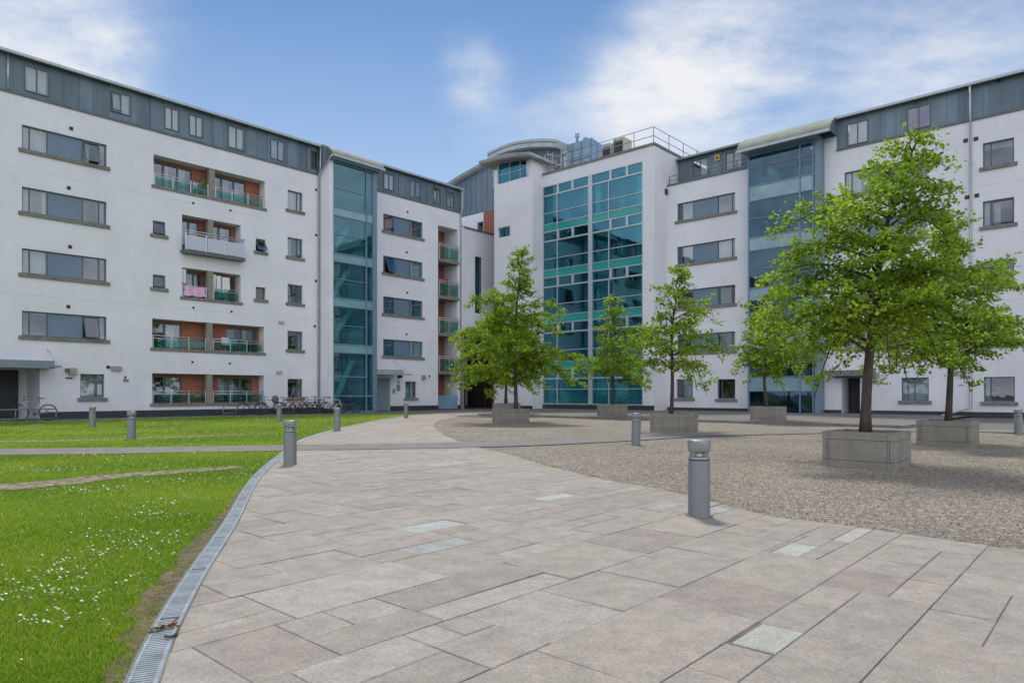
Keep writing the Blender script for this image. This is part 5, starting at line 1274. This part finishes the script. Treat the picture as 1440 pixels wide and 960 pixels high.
specs = [
 (tpos(1219, 10.95), .50, 5.3, [(1.7, .8, .8), (2.0, 1.3, 1.15), (2.6, 1.65, 1.25), (3.1, 1.95, 1.1), (3.6, 1.75, 1.0), (4.15, 1.4, .8), (4.5, 1.05, .7), (4.75, .4, .65), (5.3, .2, .55)], 11, 'tallest and nearest tree, its crown reaching up to the roofline of the right block', .066, 39, (.80, 0), 1.78, .075, 1.15, 54),
 (tpos(1336, 15.3), .50, 5.15, [(1.7, 1.0, 1.0), (2.3, 1.6, 1.8), (3.0, 1.7, 2.0), (3.6, 1.4, 1.7), (4.1, .9, 1.1), (4.6, .4, .6), (5.0, .2, .3)], 12, 'tree at the right edge, second from the right front, crown overlapping the tallest tree', .074, 38, (-.1, 0), 1.7, .065, 1.1, 46),
 (tpos(943, 20.4), .50, 5.05, [(1.7, .9, .7), (2.1, 1.35, 1.2), (2.9, 1.45, 1.35), (3.6, 1.1, 1.1), (4.2, .7, .7), (4.7, .35, .4), (5.05, .15, .2)], 13, 'slender tree in front of the long windows right of the curtain wall', .082, 30, (.35, 0), 1.7, .055, 1.0, 32),
 (tpos(724, 26.9), .50, 6.95, [(1.6, 1.4, 1.7), (2.0, 1.9, 2.1), (3.0, 2.2, 2.15), (4.0, 2.1, 1.6), (5.0, 1.55, 1.4), (5.8, .7, .8), (6.6, .25, .4), (6.95, .1, .15)], 14, 'big leafy tree with a pointed top in front of the corner tower', .086, 38, (.25, 0), 1.5, .075, 1.15, 46),
 (tpos(1077, 26.8), .6, 4.6, [(1.8, .9, .9), (2.2, 1.5, 1.5), (3.0, 1.3, 1.6), (3.8, .9, 1.3), (4.6, .5, .5)], 15, 'tree in front of the blue glass stairwell, partly behind the tallest tree', .084, 30, (0, 0), 1.75, .06, 1.05, 36),
 (tpos(863, 32.3), .6, 5.8, [(1.7, 1.0, 1.3), (2.2, 1.55, 1.9), (3.3, 1.5, 1.7), (4.3, .9, 1.3), (5.2, .4, .7), (5.8, .15, .3)], 16, 'tree in front of the teal curtain wall', .09, 30, (0, 0), 1.65, .065, 1.05, 38),
 (tpos(712.5, 36), .6, 5.9, [(1.5, 1.2, .5), (2.2, 2.2, 1.2), (3.6, 2.3, 1.5), (4.6, 1.7, 1.2), (5.9, .3, .3)], 17, 'dark tree behind the big pointed tree, beside the passage', .115, 28, (-.2, 0), 1.6, .075, 1.05, 38)]
for (uv_, z0, Ht, prof, sd, lab, lf, nl, lean, zb_, rt, dn, lm) in specs:
    _, n = tree(*uv_, z0, Ht, prof, sd, lab, TG_, lf, nl, lean, zb_, rt, dn, lm); tot += n
print('leaves', tot)

# =================================================================== BICYCLES, RACKS, BALCONY THINGS
def bicycle(mname, lab, u, v, rot, lean=0.0, z=.0):
    t = thing('bicycle', lab, 'bicycle', 0, 0, 0, rot, 'parked bicycles'); ORG[t.name] = (0, 0, 0)
    t.location = (*W(u, v), z); t.rotation_euler = (lean, 0, rot)
    R = .335
    for x, nm in ((-.52, 'wheel'), (.52, 'wheel')):
        m = MB(); n = 28; pts = [(x+R*math.cos(2*math.pi*k/n), 0, R+R*math.sin(2*math.pi*k/n)) for k in range(n+1)]; m.tube(pts, .019, 5, cap=False); w = m.build(nm, M['tyre'], t)
        m = MB(); m.tube([(x+(R-.03)*math.cos(2*math.pi*k/n), 0, R+(R-.03)*math.sin(2*math.pi*k/n)) for k in range(n+1)], .010, 4, cap=False)
        for k in range(12): a = k*math.pi/6; m.tube([(x, 0, R), (x+(R-.03)*math.cos(a), 0, R+(R-.03)*math.sin(a))], .0025, 3, cap=False)
        m.tube([(x, -.05, R), (x, .05, R)], .02, 6); m.build('rim', M['bike_rim'], w)
    m = MB(); A = (-.52, 0, R); Bt = (-.05, 0, .29); S = (-.20, 0, .80); Hd = (.36, 0, .80); Hl = (.40, 0, .66); Fr = (.52, 0, R)
    for p, q, r_ in ((Bt, S, .017), (S, Hd, .016), (Bt, Hl, .02), (Hd, Hl, .02), ((A[0], .04, A[2]), S, .010), ((A[0], -.04, A[2]), S, .010), ((A[0], .04, A[2]), Bt, .011), ((A[0], -.04, A[2]), Bt, .011), (Hl, (Fr[0], .04, Fr[2]), .012), (Hl, (Fr[0], -.04, Fr[2]), .012)): m.tube([p, q], r_, 6)
    m.build('bicycle_frame', M[mname], t)
    m = MB(); m.tube([S, (-.235, 0, .92)], .013, 6); m.hexa([(-.38, -.07, .92), (-.10, -.02, .92), (-.10, .02, .92), (-.38, .07, .92), (-.36, -.06, .965), (-.12, -.015, .95), (-.12, .015, .95), (-.36, .06, .965)]); m.build('saddle', M['dark'], t)
    m = MB(); m.tube([Hd, (.34, 0, .96)], .013, 6); m.tube([(.28, -.29, 1.0), (.36, -.12, .97), (.36, .12, .97), (.28, .29, 1.0)], .013, 6); m.build('handlebar', M['dark'], t)
    m = MB(); m.lathe([(.001, -.01), (.09, -.008), (.09, .008), (.001, .01)], 16); m.v = [(x-.05, z_, y+.29) for x, y, z_ in m.v]; m.tube([(-.05, -.05, .29), (.05, -.06, .17)], .01, 5); m.tube([(-.05, .05, .29), (-.15, .06, .41)], .01, 5); m.build('chainset', M['dark'], t)
    return t
def fp(px, v):   # point on the lawn side of the left block
    f = F('L', v); return f.a(px), v
BK = [('bike_dark', 354, 34.4, 'dark bicycle, leftmost of the row against the wall by the loggias'), ('bike_teal', 381, 34.6, 'teal bicycle with a bag on it, second from the left of the row'),
      ('bike_dark', 404, 34.9, 'dark bicycle below the middle of the small ground floor window'), ('bike_red', 420, 34.7, 'dark red bicycle just right of the one below the window'),
      ('bike_dark', 436, 34.9, 'dark bicycle with upright bars beside the downpipe'), ('bike_dark', 450, 34.5, 'dark bicycle left of the white one, in front of the stair tower cheek'),
      ('bike_white', 469, 33.9, 'white framed bicycle in front of the stair tower glass'), ('bike_dark', 490, 34.1, 'dark bicycle right of the white one, rightmost of the row')]
for i, (m_, px, v_, lab) in enumerate(BK):
    u_, vv = fp(px, v_); bicycle(m_, lab, u_, vv, TH+random.uniform(-.18, .18)+(math.pi if i % 2 else 0), random.uniform(-.08, .08))
u_, vv = fp(48, 34.3); bicycle('bike_silver', 'silver mountain bicycle leaning by the rail at the left entrance', u_, vv, TH+.05+math.pi, .05, .02)
# bag on the teal bicycle
u_, vv = fp(387, 34.45); mb = MB(); mb.lathe([(.02, 0), (.15, .06), (.19, .2), (.17, .34), (.09, .42), (.02, .43)], 12)
o = tag(mb.build('bag', mat('brown_bag', (.16, .11, .10), .9, var=.4, scale=7)), 'round brown bag on the handlebars of the teal bicycle', 'bag'); o.location = (*W(u_, vv), .62)
def rack(x0, x1, v, lab, n):
    a, _ = fp(x0, v); b, _ = fp(x1, v); t = thing('bicycle_rack', lab, 'bicycle rack', (a+b)/2, v, 0)
    m = MB(); m.tube([(a, v, .5), (b, v, .5)], .022, 6); m.tube([(a, v, .12), (b, v, .12)], .018, 6); m.build('top_rail', M['rackpipe'], t)
    for k in range(n+1): x = a+(b-a)*k/n; m = MB(); m.tube([(x, v, 0), (x, v, .5)], .02, 6); m.build('post', M['rackpipe'], t)
rack(314, 332, 35.0, 'low empty metal cycle stand left of the row of bicycles', 1); rack(395, 448, 35.2, 'long low metal cycle stand behind the row of bicycles', 3); rack(470, 500, 34.6, 'low metal cycle stand in front of the stair tower glass', 2)
rack(-40, 79, 33.6, 'low metal rail in front of the left entrance', 4)
# balcony things
a0, a1, z0, z1 = logs[2]
def hang(px0, px1, y0, y1, d, m_, name, lab, cat, group=None, f=fl, n=9):
    b0, b1 = f.a(px0), f.a(px1); zt_, zb_ = f.z(px0, y0), f.z(px0, y1); mb = MB(); r_ = random.Random(int(px0*7)); rows = 5
    g_ = [[f.P(b0+(b1-b0)*(i/n+(.03*math.sin(i+j))*(j/rows)), d+.025*math.sin(i*1.9+px0)*(.3+j/rows), zt_+(zb_-zt_)*j/rows*(1+.06*math.sin(i*1.3))) for j in range(rows+1)] for i in range(n+1)]
    for i in range(n):
        for j in range(rows): mb.quad(g_[i][j], g_[i+1][j], g_[i+1][j+1], g_[i][j+1], True)
    o = mb.build(name, M[m_]); o.rotation_euler = (0, 0, TH); return tag(o, lab, cat, group)
hang(259, 288.5, 401.5, 415, -.02, 'pink_cloth', 'towel', 'pink towel draped over the railing of the third loggia', 'towel')
g3_ = 'washing hung in the third loggia'
for i, (x0, x1, y0, y1, lab) in enumerate([(256, 263.5, 377, 397, 'white cloth hanging at the left end of the loggia with laundry'), (300, 305.5, 385, 407, 'white garment hanging just right of the loggia column, first of three'), (306, 313, 387, 407, 'white garment in the middle of the three right of the column'), (314, 324.5, 389, 408, 'white garment, widest and rightmost of the three on the line')]):
    hang(x0, x1, y0, y1, .14, 'white_cloth', 'garment', lab, 'laundry', g3_)
hang(309, 318, 408, 417, .16, 'tealcloth', 'cloth', 'teal cloth behind the glass railing of the loggia with laundry', 'cloth')
def pot(f, px, z, d, h, fl_, lab, cat='potted plant'):
    a = f.a(px); u, v, _ = f.P(a, d, 0); t = thing('potted_plant', lab, cat, u, v, z); ORG[t.name] = (0, 0, 0)
    m = MB(); m.lathe([(.09, 0), (.13, .22), (.14, .24)], 12); m.build('pot', M['terracotta'], t)
    r = np.random.default_rng(int(px)); n = 260; C = r.normal(0, 1, (n, 3))*np.array([.2, .15, h*.25])+np.array([0, 0, .25+h*.5]); q = r.normal(0, .04, (n, 4, 3)); o = tri_mesh('foliage', C[:, None]+q, M['leaf'], 4, r.random(n)); o.parent = t
    if fl_: n = 160; C = r.normal(0, 1, (n, 3))*np.array([.24, .14, .09])+np.array([0, 0, .2+h]); o = tri_mesh('flowers', C[:, None]+r.normal(0, .035, (n, 4, 3)), M['flower'], 4); o.parent = t
pot(fl, 626, lev[1], .12, .85, True, 'pot of pink flowers on the third balcony of the end stack')
pot(fl, 420, 0, .3, .1, False, '') if False else None
pot(fl, 634, lev[3], .3, .6, False, 'leafy pot plant on the lowest balcony of the end stack')
pot(fl, 291, logs[0][2]+.02, .4, .6, False, 'pot plant left of the column on the top loggia')
def chair(px, lg, d, m_, lab):
    a = fl.a(px); z = lg[2]-.1; u, v, _ = fl.P(a, d, 0); t = thing('chair', lab, 'chair', u, v, z, TH); ORG[t.name] = (0, 0, 0)
    m = MB(); m.box(-.23, .23, -.23, .23, .42, .45); m.build('seat', M[m_], t, bevel=.01); m = MB(); m.box(-.23, .23, .2, .23, .46, .88); m.build('backrest', M[m_], t, bevel=.01)
    for x in (-.2, .2):
        for y in (-.2, .2): m = MB(); m.box(x-.02, x+.02, y-.02, y+.02, 0, .42); m.build('leg', M[m_], t)
chair(284, logs[0], .36, 'chairwhite', 'white chair on the top loggia left of the column'); chair(324, logs[3], .36, 'chairwhite', 'white chair in the fourth loggia right of the column'); chair(334, logs[3], .36, 'bike_teal', 'teal chair at the right of the fourth loggia')

# =================================================================== WORLD, SUN, CAMERA
SUN_EL, SUN_AZ = 60.0, -6.0            # azimuth measured from +Y towards +X, degrees
wd = bpy.data.worlds.new('World'); scene.world = wd; wd.use_nodes = True; nt = wd.node_tree; N = nt.nodes; L = nt.links; N.clear()
out = N.new('ShaderNodeOutputWorld'); bg = N.new('ShaderNodeBackground'); L.new(bg.outputs[0], out.inputs[0]); bg.inputs[1].default_value = .10
sky = N.new('ShaderNodeTexSky'); sky.sky_type = 'NISHITA'; sky.sun_disc = False; sky.sun_elevation = math.radians(SUN_EL); sky.sun_rotation = math.radians(SUN_AZ)
sky.air_density = 1.0; sky.dust_density = .6; sky.ozone_density = 1.6
tc = N.new('ShaderNodeTexCoord'); gen = tc.outputs['Generated']
sx = N.new('ShaderNodeSeparateXYZ'); L.new(gen, sx.inputs[0])
zc = math_(N, L, 'ADD', math_(N, L, 'MAXIMUM', sx.outputs[2], 0.0), .22)
cx = N.new('ShaderNodeCombineXYZ'); L.new(math_(N, L, 'DIVIDE', sx.outputs[0], zc), cx.inputs[0]); L.new(math_(N, L, 'DIVIDE', sx.outputs[1], zc), cx.inputs[1])
strm = N.new('ShaderNodeMapping'); strm.inputs['Rotation'].default_value = (0, 0, .9); strm.inputs['Scale'].default_value = (.75, 1.35, 1); L.new(cx.outputs[0], strm.inputs[0])
n1 = N.new('ShaderNodeTexNoise'); n1.inputs['Scale'].default_value = 2.6; n1.inputs['Detail'].default_value = 9; n1.inputs['Roughness'].default_value = .58; n1.inputs['Distortion'].default_value = .5; L.new(strm.outputs[0], n1.inputs['Vector'])
n2 = N.new('ShaderNodeTexNoise'); n2.inputs['Scale'].default_value = 9; n2.inputs['Detail'].default_value = 8; n2.inputs['Roughness'].default_value = .65; L.new(cx.outputs[0], n2.inputs['Vector'])
def dirv(px, py): d = Vector(((px-720)/960, 1, (553-py)/960)); return d.normalized()
blobs = [((20, 10), .15, .42), ((110, 75), .09, .6), ((-80, 60), .25, .4), ((665, 95), .055, .95), ((965, 150), .12, .95), ((880, 150), .11, .5), ((1060, 70), .14, .5), ((900, 90), .09, .3), ((1240, 30), .2, .35), ((1400, 95), .12, .45), ((1000, 20), .12, .35), ((1290, 110), .10, .45), ((690, 195), .07, .25), ((780, 180), .09, .35)]
acc = None
for (p, wdt, amp) in blobs:
    d = dirv(*p); dp = N.new('ShaderNodeVectorMath'); dp.operation = 'DISTANCE'; nv = N.new('ShaderNodeVectorMath'); nv.operation = 'NORMALIZE'; L.new(gen, nv.inputs[0]); L.new(nv.outputs[0], dp.inputs[0]); dp.inputs[1].default_value = d
    mr = N.new('ShaderNodeMapRange'); mr.interpolation_type = 'SMOOTHSTEP'; mr.inputs[1].default_value = 0; mr.inputs[2].default_value = wdt*1.5; mr.inputs[3].default_value = amp; mr.inputs[4].default_value = 0; L.new(dp.outputs['Value'], mr.inputs[0])
    acc = mr.outputs[0] if acc is None else math_(N, L, 'ADD', acc, math_(N, L, 'MULTIPLY', mr.outputs[0], .8))
# unseen cloud bank behind and overhead, added to light the camera-facing walls
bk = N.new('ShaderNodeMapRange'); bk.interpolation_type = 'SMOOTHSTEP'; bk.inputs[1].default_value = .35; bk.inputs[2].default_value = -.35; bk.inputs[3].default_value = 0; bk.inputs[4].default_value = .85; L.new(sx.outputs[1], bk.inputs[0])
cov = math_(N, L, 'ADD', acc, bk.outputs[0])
nz = math_(N, L, 'ADD', math_(N, L, 'MULTIPLY', math_(N, L, 'SUBTRACT', n1.outputs['Fac'], .5), 2.4), math_(N, L, 'MULTIPLY', math_(N, L, 'SUBTRACT', n2.outputs['Fac'], .5), 1.3))
cm = math_(N, L, 'ADD', cov, math_(N, L, 'MULTIPLY', nz, math_(N, L, 'ADD', math_(N, L, 'MULTIPLY', cov, .75), .16)))
cr = N.new('ShaderNodeMapRange'); cr.interpolation_type = 'SMOOTHSTEP'; cr.inputs[1].default_value = .05; cr.inputs[2].default_value = 1.5; cr.inputs[3].default_value = .0; cr.inputs[4].default_value = .96; L.new(cm, cr.inputs[0])
hz_ = N.new('ShaderNodeMapRange'); hz_.inputs[1].default_value = .2; hz_.inputs[2].default_value = .50; hz_.inputs[3].default_value = .85; hz_.inputs[4].default_value = .0; L.new(sx.outputs[2], hz_.inputs[0])
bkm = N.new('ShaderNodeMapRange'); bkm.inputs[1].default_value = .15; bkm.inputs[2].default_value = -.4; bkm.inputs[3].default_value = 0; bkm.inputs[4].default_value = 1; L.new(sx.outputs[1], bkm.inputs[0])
CLOUD = mixcol(N, L, (4.9, 4.95, 5.1), (10.2, 10.4, 11.0), bkm.outputs[0])  # added rear bank set brighter than the clouds ahead, to lift shaded facades
sc = mixcol(N, L, sky.outputs[0], (SKYM := (.32, .465, .58)), 1.0, 'MULTIPLY')
veil = mixcol(N, L, sc, (2.9, 3.7, 5.1), hz_.outputs[0])
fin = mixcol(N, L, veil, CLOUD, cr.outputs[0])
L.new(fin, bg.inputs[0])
sd = bpy.data.lights.new('sun', 'SUN'); sd.energy = 1.6; sd.angle = math.radians(9); sd.color = (1, .96, .9)
so = bpy.data.objects.new('sun', sd); COL.objects.link(so)
el, azr = math.radians(SUN_EL), math.radians(SUN_AZ); dsun = Vector((math.sin(azr)*math.cos(el), math.cos(azr)*math.cos(el), math.sin(el)))
so.rotation_euler = (-dsun).to_track_quat('-Z', 'Y').to_euler(); so.location = (0, 0, 60)
cd = bpy.data.cameras.new('camera'); cd.sensor_width = 36; cd.lens = 24; cd.shift_y = 73/1440; cd.clip_start = .05; cd.clip_end = 2000
co = bpy.data.objects.new('camera', cd); COL.objects.link(co); co.location = (0, 0, H); co.rotation_euler = (math.radians(90), 0, 0); scene.camera = co
scene.render.engine = 'CYCLES'; scene.cycles.max_bounces = 8; scene.cycles.transparent_max_bounces = 12
vs = scene.view_settings; vs.view_transform = 'Standard'; vs.look = 'None'; vs.exposure = .86; vs.gamma = 1; vs.use_curve_mapping = False
